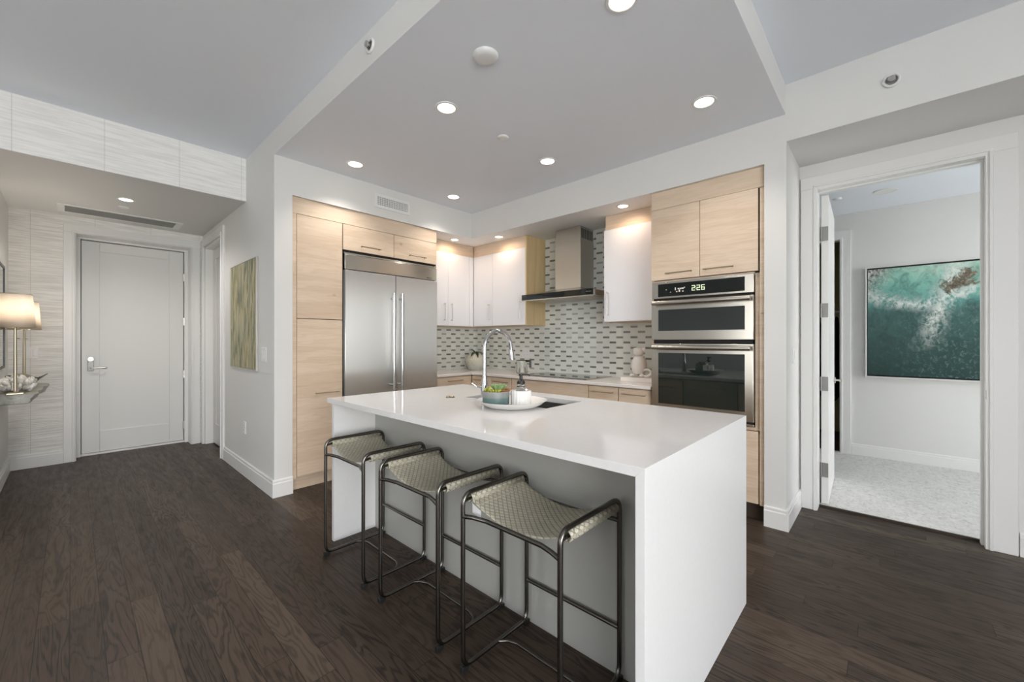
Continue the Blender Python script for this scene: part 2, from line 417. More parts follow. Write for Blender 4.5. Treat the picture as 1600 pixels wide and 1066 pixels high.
# ------------------------------------------------------------------ mesh helpers
OFF = {}
def newbm(): return bmesh.new()
def box(bm, x0, x1, y0, y1, z0, z1):
    vs = [bm.verts.new(p) for p in ((x0, y0, z0), (x1, y0, z0), (x1, y1, z0), (x0, y1, z0), (x0, y0, z1), (x1, y0, z1), (x1, y1, z1), (x0, y1, z1))]
    for f in ((3, 2, 1, 0), (4, 5, 6, 7), (0, 1, 5, 4), (1, 2, 6, 5), (2, 3, 7, 6), (3, 0, 4, 7)):
        bm.faces.new([vs[i] for i in f])
    return bm
def B(*a): return box(newbm(), *a)
def frame_of(d):
    d = Vector(d).normalized(); a = Vector((0, 0, 1)) if abs(d.z) < 0.9 else Vector((1, 0, 0))
    u = d.cross(a).normalized(); return u, d.cross(u).normalized()
def ring_verts(bm, c, u, v, r, n):
    return [bm.verts.new(Vector(c) + u * (r * math.cos(2 * PI * i / n)) + v * (r * math.sin(2 * PI * i / n))) for i in range(n)]
def bridge(bm, a, b):
    n = len(a)
    for i in range(n): bm.faces.new((a[i], a[(i + 1) % n], b[(i + 1) % n], b[i]))
def cyl(bm, p0, p1, r0, r1=None, n=20, cap=True):
    r1 = r0 if r1 is None else r1
    p0, p1 = Vector(p0), Vector(p1); u, v = frame_of(p1 - p0)
    a = ring_verts(bm, p0, u, v, r0, n); b = ring_verts(bm, p1, u, v, r1, n); bridge(bm, a, b)
    if cap: bm.faces.new(a[::-1]); bm.faces.new(b)
    return bm
def fillet(pts, r, closed=False, seg=7):
    pts = [Vector(p) for p in pts]; n = len(pts); out = []
    for i, p in enumerate(pts):
        if not closed and i in (0, n - 1): out.append(p); continue
        a, b = pts[i - 1], pts[(i + 1) % n]
        da, db = (a - p), (b - p); la, lb = da.length, db.length; da.normalize(); db.normalize()
        ang = da.angle(db)
        if ang > PI - 0.02: out.append(p); continue
        rr = r[i] if isinstance(r, (list, tuple)) else r
        t = min(rr / math.tan(ang / 2), la * 0.49, lb * 0.49)
        q0, q1 = p + da * t, p + db * t
        for k in range(seg + 1):
            s = k / seg; out.append((1 - s) ** 2 * q0 + 2 * s * (1 - s) * p + s * s * q1)
    return out
def tube(bm, pts, r, n=12, closed=False, radii=None, cap=True):
    pts = [Vector(p) for p in pts]; m = len(pts)
    tang = []
    for i in range(m):
        if closed: d = pts[(i + 1) % m] - pts[i - 1]
        else: d = pts[min(i + 1, m - 1)] - pts[max(i - 1, 0)]
        tang.append(d.normalized())
    u, _ = frame_of(tang[0]); rings = []
    for i in range(m):
        u = (u - tang[i] * u.dot(tang[i])).normalized(); v = tang[i].cross(u)
        rings.append(ring_verts(bm, pts[i], u, v, radii[i] if radii else r, n))
    for i in range(m - 1): bridge(bm, rings[i], rings[i + 1])
    if closed:
        a, b = rings[-1], rings[0]
        best = min(range(n), key=lambda k: (a[0].co - b[k].co).length)
        bb = b[best:] + b[:best]; bridge(bm, a, bb)
    elif cap: bm.faces.new(rings[0][::-1]); bm.faces.new(rings[-1])
    return bm
def lathe(bm, prof, c=(0, 0, 0), n=32, fn=None):
    c = Vector(c); rings = []
    for (r, z) in prof:
        if r < 1e-6: rings.append([bm.verts.new(c + Vector((0, 0, z)))]); continue
        row = []
        for i in range(n):
            a = 2 * PI * i / n; rr, zz = (r, z) if fn is None else fn(a, r, z)
            row.append(bm.verts.new(c + Vector((rr * math.cos(a), rr * math.sin(a), zz))))
        rings.append(row)
    for a, b in zip(rings, rings[1:]):
        if len(a) == 1 and len(b) == 1: continue
        if len(a) == 1:
            for i in range(n): bm.faces.new((a[0], b[(i + 1) % n], b[i]))
        elif len(b) == 1:
            for i in range(n): bm.faces.new((a[i], a[(i + 1) % n], b[0]))
        else: bridge(bm, a, b)
    return bm
def prism(bm, poly, axis, t0, t1):
    f = {'x': lambda a, b, t: (t, a, b), 'y': lambda a, b, t: (a, t, b), 'z': lambda a, b, t: (a, b, t)}[axis]
    A = [bm.verts.new(f(a, b, t0)) for a, b in poly]; Bq = [bm.verts.new(f(a, b, t1)) for a, b in poly]
    bridge(bm, A, Bq); bm.faces.new(A[::-1]); bm.faces.new(Bq); return bm
def blob(bm, c, r, sub=2, sc=(1, 1, 1), rot=None):
    mt = Matrix.Translation(c) @ (rot or Matrix.Identity(4)) @ Matrix.Diagonal((sc[0], sc[1], sc[2], 1))
    bmesh.ops.create_icosphere(bm, subdivisions=sub, radius=r, matrix=mt); return bm

def tag(o, label=None, cat=None, group=None, kind=None):
    if label: o['label'] = label
    if cat: o['category'] = cat
    if group: o['group'] = group
    if kind: o['kind'] = kind
    return o
def thing(name, label, cat, loc, group=None, rz=0):
    o = bpy.data.objects.new(name, None); COL.objects.link(o)
    o.empty_display_size = 0.1; o.location = loc; o.rotation_euler = (0, 0, rz)
    OFF[o] = Vector(loc) if rz == 0 else Vector((0, 0, 0))
    return tag(o, label, cat, group)
def mk(name, bm, mat, parent=None, bev=0.0, smooth=False, seg=2):
    """bm is in world coordinates (in the thing's own ones when OFF is zero)."""
    bmesh.ops.recalc_face_normals(bm, faces=bm.faces[:])
    if parent is None:
        xs = [v.co for v in bm.verts]
        off = Vector(((min(v.x for v in xs) + max(v.x for v in xs)) / 2, (min(v.y for v in xs) + max(v.y for v in xs)) / 2, min(v.z for v in xs)))
    else: off = OFF[parent]
    bmesh.ops.translate(bm, vec=-off, verts=bm.verts[:])
    me = bpy.data.meshes.new(name); bm.to_mesh(me); bm.free()
    me.materials.append(mat)
    if smooth:
        for p in me.polygons: p.use_smooth = True
        me.set_sharp_from_angle(angle=math.radians(42))
    o = bpy.data.objects.new(name, me); COL.objects.link(o)
    if parent is None: o.location = off; OFF[o] = off
    else: o.parent = parent; OFF[o] = off
    if bev:
        b = o.modifiers.new('edge', 'BEVEL'); b.width = bev; b.segments = seg; b.limit_method = 'ANGLE'; b.angle_limit = math.radians(40)
        if not smooth:
            for p in me.polygons: p.use_smooth = True
            me.set_sharp_from_angle(angle=math.radians(60))
    return o
def struct(name, bm, mat, parent=None, bev=0.0, smooth=False):
    o = mk(name, bm, mat, parent, bev, smooth)
    if parent is None: o['kind'] = 'structure'
    return o
def copy_tree(o, parent=None):
    c = o.copy(); COL.objects.link(c)
    if parent: c.parent = parent
    for ch in list(o.children): copy_tree(ch, c)
    return c

# ------------------------------------------------------------------ room shell
KX, KY = 3.29, 3.71          # soffit faces of the kitchen alcove
HX = 1.13                    # hallway wall face
ZC, ZK, ZS, ZE, ZB = 3.03, 2.83, 2.53, 2.625, 2.74
struct('floor', B(-3.8, 7.6, -3.52, 7.2, -0.12, 0.0), M['floor'])
struct('ceiling_living', B(-3.8, 7.6, -3.52, 7.2, ZC, ZC + 0.12), M['ceil'])
struct('ceiling_kitchen', B(HX, KX, 0.51, KY, ZK, ZC), M['wall'])
def underside(name, mat):
    me = bpy.data.objects[name].data; me.materials.append(mat)
    for p in me.polygons:
        if p.normal.z < -0.5: p.material_index = 1
underside('ceiling_kitchen', M['ceil'])
b = B(HX, 1.27, KY, 5.40, 0, ZC); box(b, HX, 1.30, 5.40, 6.30, 2.47, ZC); box(b, HX, 1.30, 6.30, 6.55, 0, ZC); box(b, 1.254, 1.32, 5.32, 6.4, 0, 2.6)
struct('wall_hall', b, M['wall'])
struct('wall_soffit_back', B(1.27, KX, KY, 4.38, ZS, ZC), M['wall'])
struct('wall_kitchen_back', B(1.27, 4.1, 4.38, 4.52, 0, ZC), M['wall'])
b = B(KX, 4.1, 0.635, 4.38, ZS, ZC); struct('wall_soffit_side', b, M['wall']); underside('wall_soffit_side', M['soffit_lit']); underside('wall_soffit_back', M['soffit_lit'])
struct('wall_kitchen_side', B(3.965, 4.1, 0.635, 4.38, 0, ZS), M['wall'])
b = B(KX, 3.965, 0.505, 0.635, 0, ZC)
struct('wall_pillar', b, M['wall'])
b = B(KX, 3.86, -3.4, 0.505, 2.645, ZC); struct('wall_soffit', b, M['wall'])
b = B(3.86, 3.975, 0.412, 0.52, 0, ZC); box(b, 3.86, 3.975, -0.46, 0.412, 2.455, ZC); box(b, 3.86, 3.975, -3.52, -0.46, 0, ZC)
struct('wall_right', b, M['wall'])
# entry
b = B(-3.72, HX, 4.51, 4.522, ZE, ZC); struct('wall_entry_bulkhead', b, M['paper_b'])
struct('wall_living_back', B(-3.72, -0.43, 4.51, 4.63, 0, ZE), M['wall'])
struct('wall_left', B(-0.57, -0.43, 4.63, 6.75, 0, ZC), M['wall'])
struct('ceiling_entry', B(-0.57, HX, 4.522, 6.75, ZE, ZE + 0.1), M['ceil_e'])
b = B(-0.57, 0.025, 6.40, 6.75, 0, ZE); box(b, 1.012, 1.3, 6.40, 6.75, 0, ZE); box(b, 0.025, 1.012, 6.40, 6.75, 2.452, ZE)
struct('wall_entry', b, M['paper'])
struct('wall_light_block', B(-0.6, 1.4, 6.78, 6.9, 0, ZC), M['wall'])  # unseen wall added behind the entry door to block sky light
# living room behind the camera
def window_wall(name, axis, f0, f1, lo, hi, wins):
    def bb(bm, a0, a1, z0, z1): box(bm, a0, a1, f0, f1, z0, z1) if axis == 'x' else box(bm, f0, f1, a0, a1, z0, z1)
    b = newbm(); bb(b, lo, hi, 0, 0.1); bb(b, lo, hi, 2.74, ZC); e = lo
    for a_, c_ in wins: bb(b, e, a_, 0.1, 2.74); e = c_
    bb(b, e, hi, 0.1, 2.74); struct(name, b, M['wall'])
window_wall('wall_windows', 'x', RY0 - 0.12, RY0, -3.75, 3.86, WIN_X)
window_wall('wall_living_left', 'y', RX0 - 0.12, RX0, -3.4, 4.51, FILL_WIN_Y)
def window_frame(i, axis, f0, f1, a_, c_):
    f = newbm(); m_ = (a_ + c_) / 2
    def bb(a0, a1, z0, z1): box(f, a0, a1, f0, f1, z0, z1) if axis == 'x' else box(f, f0, f1, a0, a1, z0, z1)
    for x0, x1 in ((a_, a_ + 0.05), (m_ - 0.03, m_ + 0.03), (c_ - 0.05, c_)): bb(x0, x1, 0.1, 2.74)
    for z0, z1 in ((0.1, 0.16), (2.68, 2.74)): bb(a_, c_, z0, z1)
    struct('window_%d' % i, f, M['frame_white'])
for i, (a_, c_) in enumerate(WIN_X): window_frame(i + 1, 'x', RY0 - 0.09, RY0 - 0.03, a_, c_)
for i, (a_, c_) in enumerate(FILL_WIN_Y): window_frame(i + 1 + len(WIN_X), 'y', RX0 - 0.09, RX0 - 0.03, a_, c_)  # frame of the added fill-light window, out of view
struct('floor_bounce_slab', B(-6.5, 5.5, -5.4, RY0 - 0.12, -0.14, -0.03), plain('pale_bounce_slab', (0.75, 0.74, 0.72, 1), 0.7))  # unseen pale slab added outside to bounce light onto the ceilings
# bedroom
struct('floor_bedroom', B(3.965, 6.05, -2.3, 2.0, -0.02, 0.012), M['carpet'])
struct('ceiling_bedroom', B(3.975, 6.1, -2.4, 2.0, ZB, ZB + 0.1), M['ceil'])
b = B(5.994, 6.1, -2.4, 0.405, 0, ZB); box(b, 5.994, 6.1, 0.405, 1.2, 2.45, ZB); box(b, 5.994, 6.1, 1.2, 2.1, 0, ZB)
struct('wall_bedroom', b, M['wall'])
struct('wall_bedroom_end', B(4.1, 6.1, 2.0, 2.1, 0, ZB), M['wall'])
b = B(3.975, 6.1, -2.4, -2.3, 0, 0.2); box(b, 3.975, 6.1, -2.4, -2.3, 2.6, ZB); box(b, 3.975, 4.64, -2.4, -2.3, 0.2, 2.6); box(b, 5.36, 6.1, -2.4, -2.3, 0.2, 2.6)
struct('wall_bedroom_window', b, M['wall'])
b = B(6.1, 7.5, -0.25, -0.15, 0, ZB); box(b, 6.1, 7.5, 2.0, 2.1, 0, ZB); box(b, 7.4, 7.5, -0.25, 2.1, 0, ZB); box(b, 6.1, 7.5, -0.25, 2.1, ZB, ZB + .1)
struct('wall_closet', b, M['closet'])

# baseboards with a stepped cap
def base_prof(bm, face, axis, a, b_, out, h=0.142):
    """face: wall plane; axis 'x' or 'y' is the run; out: +1/-1 direction off the wall."""
    poly = [(0, 0), (0.016, 0), (0.016, h - 0.030), (0.012, h - 0.024), (0.012, h - 0.008), (0.008, h), (0, h)]
    if axis == 'y': prism(bm, [(face + out * p, z) for p, z in poly], 'y', a, b_)
    else: prism(bm, [(face + out * p, z) for p, z in poly], 'x', a, b_)
b = newbm(); base_prof(b, HX, 'y', KY, 5.31, -1); base_prof(b, KY, 'x', HX - 0.016, 1.27, -1); struct('baseboard_hall', b, M['trim'])
b = newbm(); base_prof(b, KX, 'y', 0.505, 0.635, -1); base_prof(b, 0.505, 'x', KX - 0.016, 3.84, -1); struct('baseboard_pillar', b, M['trim'])
b = newbm(); base_prof(b, 6.40, 'x', -0.43, -0.062, -1); struct('baseboard_entry', b, M['trim'])
b = newbm(); base_prof(b, -0.43, 'y', 4.65, 6.40, 1); struct('baseboard_left', b, M['trim'])
b = newbm(); base_prof(b, 5.994, 'y', -2.3, 0.300, -1, 0.135); struct('baseboard_bedroom', b, M['trim'])
b = newbm(); base_prof(b, 3.86, 'y', -3.4, -0.582, -1); struct('baseboard_right', b, M['trim'])

# ------------------------------------------------------------------ doors and casings (structure)
def casing_legs(bm, axis, face, out, lo, hi, top, w, t=0.02, w_lo=None, w_hi=None):
    """flat casing with a raised inner bead around an opening lo..hi x 0..top on the wall plane `face`"""
    w_lo = w if w_lo is None else w_lo; w_hi = w if w_hi is None else w_hi
    def bx(a0, a1, z0, z1, t0):
        f0, f1 = sorted((face, face + out * t0))
        if axis == 'y': box(bm, f0, f1, a0, a1, z0, z1)
        else: box(bm, a0, a1, f0, f1, z0, z1)
    if w_lo: bx(lo - w_lo, lo, 0, top, t)
    if w_hi: bx(hi, hi + w_hi, 0, top, t)
    bx(lo - w_lo, hi + w_hi, top, top + w, t)
    bd = 0.018
    if w_lo: bx(lo - bd - 0.008, lo - 0.008, 0, top + 0.008, t + 0.008)
    if w_hi: bx(hi + 0.008, hi + bd + 0.008, 0, top + 0.008, t + 0.008)
    bx(lo - 0.008 - bd, hi + 0.008 + bd, top + 0.008, top + 0.008 + bd, t + 0.008)
# entry door
d1 = thing('door_1', None, None, (0.51, 6.62, 0)); d1['kind'] = 'structure'
b = newbm(); casing_legs(b, 'x', 6.40, -1, 0.025, 1.012, 2.452, 0.088, 0.018)
mk('casing', b, M['trim'], d1, 0.003)
b = B(0.031, 0.064, 6.57, 6.70, 0, 2.424); box(b, 0.972, 1.006, 6.57, 6.70, 0, 2.424); box(b, 0.031, 1.006, 6.57, 6.70, 2.424, 2.446); box(b, 0.0255, 0.031, 6.392, 6.70, 0, 2.446); box(b, 1.006, 1.0115, 6.392, 6.70, 0, 2.446); box(b, 0.0255, 1.0115, 6.392, 6.70, 2.446, 2.4515); box(b, 0.03, 1.0, 6.60, 6.72, 0, 0.022)
mk('frame', b, M['trim'], d1, 0.002)
b = B(0.07, 0.966, 6.625, 6.665, 0.026, 2.418)
x0, x1, z0, z1 = 0.215, 0.827, 0.262, 2.307
for a in ((0.07, x0, 0.026, 2.418), (x1, 0.966, 0.026, 2.418), (x0, x1, 0.026, z0), (x0, x1, z1, 2.418)): box(b, a[0], a[1], 6.612, 6.626, a[2], a[3])
leaf = mk('door_leaf', b, M['door'], d1, 0.004)
b = newbm(); box(b, 0.118, 0.168, 6.596, 6.613, 0.955, 1.06)
tag(mk('lock_plate', b, M['nickel_dk'], d1, 0.004), 'chrome lock plate')
b = newbm(); cyl(b, (0.143, 6.612, 1.085), (0.143, 6.588, 1.085), 0.026); box(b, 0.139, 0.147, 6.578, 6.59, 1.068, 1.102)
mk('deadbolt', b, M['nickel'], d1, 0.002, True)
b = newbm(); tube(b, fillet([(0.143, 6.61, 0.985), (0.143, 6.555, 0.985), (0.262, 6.555, 0.985), (0.266, 6.575, 0.985)], 0.012), 0.008)
tag(mk('door_handle', b, M['nickel'], d1, 0, True), 'chrome lever handle')
for z in (2.10, 1.535, 0.868, 0.22):
    b = newbm(); cyl(b, (0.972, 6.606, z - 0.05), (0.972, 6.606, z + 0.05), 0.008); box(b, 0.955, 0.99, 6.606, 6.612, z - 0.05, z + 0.05)
    mk('hinge', b, M['nickel'], d1, 0, True)
# side door in the hallway wall
d2 = thing('door_2', None, None, (1.2, 5.85, 0)); d2['kind'] = 'structure'
b = newbm(); casing_legs(b, 'y', HX, -1, 5.40, 6.30, 2.465, 0.09, 0.02)
mk('casing', b, M['trim'], d2, 0.003)
b = B(HX, 1.25, 5.401, 5.43, 0, 2.463); box(b, HX, 1.25, 6.27, 6.299, 0, 2.463); box(b, HX, 1.25, 5.401, 6.299, 2.44, 2.464)
mk('frame', b, M['trim'], d2, 0.002)
b = B(1.222, 1.252, 5.432, 6.268, 0.012, 2.438)
for a in ((5.432, 5.56, 0.012, 2.438), (6.14, 6.268, 0.012, 2.438), (5.56, 6.14, 0.012, 0.26), (5.56, 6.14, 2.31, 2.438)): box(b, 1.212, 1.223, a[0], a[1], a[2], a[3])
mk('door_leaf', b, M['door'], d2, 0.003)
# bedroom door, open into the bedroom
d3 = thing('door_3', None, None, (3.97, 0.38, 0)); d3['kind'] = 'structure'
b = newbm(); casing_legs(b, 'y', 3.86, -1, -0.452, 0.392, 2.452, 0.092, 0.02, w_lo=0.124, w_hi=0.104)
mk('casing', b, M['trim'], d3, 0.003)
b = B(3.841, 3.985, 0.393, 0.411, 0, 2.4545); box(b, 3.841, 3.985, -0.459, -0.445, 0, 2.4545); box(b, 3.841, 3.985, -0.445, 0.393, 2.438, 2.4545)
box(b, 3.90, 3.94, -0.445, -0.433, 0, 2.438); box(b, 3.90, 3.94, -0.433, 0.393, 2.427, 2.438)
mk('frame', b, M['trim'], d3, 0.002)
leafr = thing('door_swing', None, None, (3.995, 0.384, 0), rz=math.radians(1.9))
del_me = leafr
b = B(0, 0.83, -0.046, 0, 0.016, 2.43)
bmesh.ops.rotate(b, verts=b.verts[:], cent=(0, 0, 0), matrix=Matrix.Rotation(math.radians(1.9), 3, 'Z')); bmesh.ops.translate(b, verts=b.verts[:], vec=(4.0, 0.384, 0))
mk('door_leaf', b, M['trim'], d3, 0.002)
bpy.data.objects.remove(leafr)
for z in (2.13, 1.53, 0.955, 0.28):
    b = newbm(); box(b, 3.994, 3.9995, 0.340, 0.392, z - 0.055, z + 0.055); cyl(b, (3.992, 0.383, z - 0.055), (3.992, 0.383, z + 0.055), 0.007)
    mk('hinge', b, M['nickel_dk'], d3, 0, True)
b = newbm(); tube(b, fillet([(4.765, 0.375, 0.93), (4.765, 0.31, 0.93), (4.65, 0.306, 0.93)], 0.012), 0.009); cyl(b, (4.765, 0.37, 0.93), (4.765, 0.352, 0.93), 0.027)
mk('door_handle', b, M['nickel'], d3, 0, True)
b = B(3.841, 3.842 + 0.002, -0.449, -0.444, 0.93, 0.985)
mk('strike_plate', b, M['nickel'], d3)
# closet doorway casing
b = newbm(); casing_legs(b, 'y', 5.994, -1, 0.405, 1.20, 2.45, 0.1, 0.02); struct('trim_1', b, M['trim'], None, 0.003)
# threshold strip between planks and carpet
struct('trim_2', B(3.955, 3.972, -0.445, 0.393, 0, 0.014), M['trim'] if False else plain('dark_threshold', srgb(58, 48, 40), 0.45))

# ------------------------------------------------------------------ backsplash
struct('wall_tiles_back', B(2.79, 3.957, 4.372, 4.38, 0.9, 2.53), M['tiles'])
struct('wall_tiles_side', B(3.957, 3.965, 0.635, 4.38, 0.9, 2.53), M['tiles'])

# ------------------------------------------------------------------ cabinets
def bar_handle(name, parent, p0, p1, stand, mat, r=0.005, n=10):
    """straight bar from p0 to p1 with two posts going along `stand` to the door"""
    p0, p1, s_ = Vector(p0), Vector(p1), Vector(stand); d = (p1 - p0).normalized()
    b = newbm(); cyl(b, p0, p1, r, n=n)
    for q in (p0 + d * 0.012, p1 - d * 0.012): cyl(b, q, q + s_, r * 0.85, n=n)
    return mk(name, b, mat, parent, 0, True)
FY = 3.73   # front of the tall run beside the fridge
g_tall = 'maple cabinets round the fridge'
# pantry
pan = thing('tall_pantry_cabinet', 'tall pale maple pantry cabinet at the left of the fridge', 'cabinet', (1.49, 4.05, 0))
b = B(1.271, 1.309, FY, 4.36, 0.1, 2.386); box(b, 1.312, 1.71, FY + 0.024, 4.36, 0.1, 2.386)
mk('carcass', b, M['wood'], pan, 0.001)
mk('shadow_gap', B(1.309, 1.7125, FY + 0.012, FY + 0.024, 0.12, 2.386), M['gap'], pan)
dr = mk('door', B(1.3125, 1.7085, FY, FY + 0.02, 1.488, 2.384), M['wood'], pan, 0.0015)
dr2 = mk('door', B(1.3125, 1.7085, FY, FY + 0.02, 0.122, 1.482), M['wood'], pan, 0.0015)
bar_handle('handle', dr2, (1.46, FY - 0.03, 0.828), (1.67, FY - 0.03, 0.828), (0, 0.03, 0), M['bronze'])
mk('toe_kick', B(1.272, 1.71, FY + 0.05, FY + 0.07, 0, 0.12), M['wood'], pan)
# fascia over pantry and fridge
tag(mk('fascia_panel', B(1.271, 2.785, FY + 0.002, FY + 0.024, 2.388, 2.527), M['wood'], None, 0.001), 'long maple fascia strip above pantry and fridge cabinets', 'panel')
# cabinet over the fridge
of = thing('over_fridge_cabinet', 'low maple cabinet with two flap doors above the steel fridge', 'cabinet', (2.25, 4.05, 2.14))
mk('carcass', B(1.716, 2.784, FY + 0.024, 4.36, 2.15, 2.386), M['wood'], of)
mk('shadow_gap', B(1.713, 2.785, FY + 0.012, FY + 0.0235, 2.128, 2.386), M['gap'], of)
for xa, xb, ha, hb in ((1.7165, 2.2445, 1.882, 2.09), (2.2495, 2.783, 2.42, 2.63)):
    dr = mk('door', B(xa, xb, FY, FY + 0.02, 2.147, 2.384), M['wood'], of, 0.0015)
    bar_handle('handle', dr, (ha, FY - 0.03, 2.198), (hb, FY - 0.03, 2.198), (0, 0.03, 0), M['bronze'])
# fridge
fr = thing('refrigerator', 'wide built in stainless steel refrigerator with two doors', 'refrigerator', (2.25, 4.0, 0))
mk('body', B(1.722, 2.782, FY + 0.03, 4.36, 0.02, 2.124), M['gap'], fr)
gp = mk('grille_panel', B(1.726, 2.779, FY - 0.012, FY + 0.03, 1.966, 2.105), M['steel'], fr, 0.004)
b = newbm(); cyl(b, (2.655, FY - 0.0125, 1.985), (2.655, FY - 0.0140, 1.985), 0.007, n=14)
for k in range(4): box(b, 2.668 + k * 0.011, 2.675 + k * 0.011, FY - 0.0135, FY - 0.0122, 1.982, 1.988)
mk('badge', b, M['frame_dark'], gp)
mk('top_rail', B(1.724, 2.780, FY - 0.006, FY + 0.03, 2.107, 2.122), M['steel'], fr, 0.002)
for xa, xb, hx in ((1.726, 2.2545, 2.208), (2.2595, 2.779, 2.302)):
    dd = mk('door', B(xa, xb, FY - 0.02, FY + 0.03, 0.12, 1.958), M['steel_fr'], fr, 0.004)
    b = newbm(); tube(b, fillet([(hx, FY - 0.075, 0.80), (hx, FY - 0.075, 1.775)], 0.01), 0.017, 16)
    for z in (0.85, 1.72): cyl(b, (hx, FY - 0.075, z), (hx, FY - 0.02, z), 0.012)
    mk('handle', b, M['chrome'], dd, 0, True)
mk('toe_grille', B(1.73, 2.775, FY + 0.04, FY + 0.06, 0.0, 0.115), M['steel'], fr)

# white upper cabinets
UY, UX = 4.02, 3.60
zu0, zu1 = 1.482, 2.387
uc = thing('upper_cabinet', 'white two door upper cabinet between the fridge and the corner', 'cabinet', (3.2, 4.2, zu0))
b = B(2.79, 3.955, UY + 0.026, 4.371, zu0 - 0.004, zu1); mk('carcass', b, M['wood'], uc)
mk('fascia', B(2.79, UX, UY + 0.004, UY + 0.024, zu1 + 0.002, ZS - 0.002), M['wood'], uc)
d_a = mk('door', B(2.80, 3.176, UY, UY + 0.02, zu0, zu1), M['white'], uc, 0.0015)
d_b = mk('door', B(3.180, 3.525, UY, UY + 0.02, zu0, zu1), M['white'], uc, 0.0015)
mk('corner_filler', B(3.529, UX - 0.002, UY, UY + 0.02, zu0, zu1), M['white'], uc, 0.001)
bar_handle('handle', d_a, (3.115, UY - 0.03, 1.54), (3.115, UY - 0.03, 1.76), (0, 0.03, 0), M['nickel'])
bar_handle('handle', d_b, (3.225, UY - 0.03, 1.54), (3.225, UY - 0.03, 1.76), (0, 0.03, 0), M['nickel'])
uk = thing('upper_cabinet', 'white upper cabinet left of the range hood with maple side', 'cabinet', (3.8, 3.5, zu0))
mk('carcass', B(UX + 0.024, 3.956, 3.118, 4.018, zu0 - 0.004, zu1), M['wood'], uk)
mk('side_panel', B(UX + 0.001, 3.956, 3.096, 3.118, zu0 - 0.006, ZS - 0.002), M['wood_v'], uk, 0.001)
mk('fascia', B(UX + 0.004, UX + 0.024, 3.118, 4.02, zu1 + 0.002, ZS - 0.002), M['wood'], uk)
d_a = mk('door', B(UX - 0.002, UX + 0.02, 3.114, 3.66, zu0, zu1), M['white'], uk, 0.0015)
d_b = mk('door', B(UX - 0.002, UX + 0.02, 3.664, 4.012, zu0, zu1), M['white'], uk, 0.0015)
bar_handle('handle', d_a, (UX - 0.032, 3.175, 1.55), (UX - 0.032, 3.175, 1.76), (0.03, 0, 0), M['nickel'])
bar_handle('handle', d_b, (UX - 0.032, 3.715, 1.55), (UX - 0.032, 3.715, 1.76), (0.03, 0, 0), M['nickel'])
ur = thing('upper_cabinet', 'single white door upper cabinet between range hood and ovens', 'cabinet', (3.8, 1.78, zu0))
mk('carcass', B(UX + 0.024, 3.956, 1.468, 2.076, zu0 - 0.004, zu1), M['wood'], ur)
mk('fascia', B(UX + 0.012, 3.956, 1.468, 2.066, zu1 + 0.002, ZS - 0.002), M['wood'], ur)
d_a = mk('door', B(UX - 0.002, UX + 0.02, 1.47, 2.076, zu0, zu1), M['white'], ur, 0.0015)
bar_handle('handle', d_a, (UX - 0.032, 2.03, 1.535), (UX - 0.032, 2.03, 1.775), (0.03, 0, 0), M['nickel'])

# oven tower
OX = 3.31
ot = thing('oven_tower_cabinet', 'tall maple oven cabinet housing the steel wall ovens', 'cabinet', (3.6, 1.05, 0))
b = B(OX + 0.024, 3.95, 1.445, 1.465, 0.1, ZS - 0.003); box(b, OX + 0.03, 3.95, 0.64, 1.445, 1.815, 2.38); box(b, OX + 0.03, 3.95, 0.64, 1.445, 0.12, 0.62)
box(b, OX + 0.006, OX + 0.026, 0.638, 0.667, 0.12, 1.484); box(b, OX + 0.006, OX + 0.026, 0.638, 0.667, 1.488, 2.38)
box(b, OX + 0.019, OX + 0.03, 0.701, 1.444, 1.776, 1.789); box(b, OX + 0.019, OX + 0.03, 0.701, 1.444, 0.646, 0.668)
box(b, OX + 0.027, 3.90, 0.639, 0.700, 0.645, 1.789)
mk('carcass', b, M['wood'], ot)
mk('fascia', B(OX + 0.004, OX + 0.026, 0.638, 1.463, 2.384, ZS - 0.003), M['wood'], ot)
mk('shadow_gap', B(OX + 0.020, OX + 0.0295, 0.662, 1.444, 1.78, 2.383), M['gap'], ot)
d_a = mk('door', B(OX, OX + 0.02, 1.0755, 1.463, 1.793, 2.381), M['wood'], ot, 0.0015)
d_b = mk('door', B(OX, OX + 0.02, 0.678, 1.0715, 1.793, 2.381), M['wood'], ot, 0.0015)
bar_handle('handle', d_a, (OX - 0.03, 1.333, 1.841), (OX - 0.03, 1.124, 1.841), (0.03, 0, 0), M['bronze'])
bar_handle('handle', d_b, (OX - 0.03, 1.041, 1.841), (OX - 0.03, 0.829, 1.841), (0.03, 0, 0), M['bronze'])
dr = mk('drawer', B(OX, OX + 0.02, 0.678, 1.463, 0.128, 0.642), M['wood'], ot, 0.0015)
bar_handle('handle', dr, (OX - 0.03, 1.20, 0.58), (OX - 0.03, 0.94, 0.58), (0.03, 0, 0), M['bronze'])
mk('toe_kick', B(OX + 0.06, OX + 0.08, 0.638, 1.463, 0, 0.12), plain('dark_toe_kick', srgb(70, 58, 48), 0.5), ot)
# wall oven
ov = thing('double_oven', 'stainless double wall oven with microwave above, in the maple tower', 'oven', (3.6, 1.08, 0.668))
mk('body', B(OX + 0.012, 3.85, 0.712, 1.445, 0.672, 1.772), M['gap'], ov)
cp = mk('control_panel', B(OX - 0.004, OX + 0.012, 0.702, 1.453, 1.640, 1.774), M['steel'], ov, 0.002)
mk('display_glass', B(OX - 0.006, OX - 0.003, 0.76, 1.401, 1.655, 1.758), M['bglass'], cp)
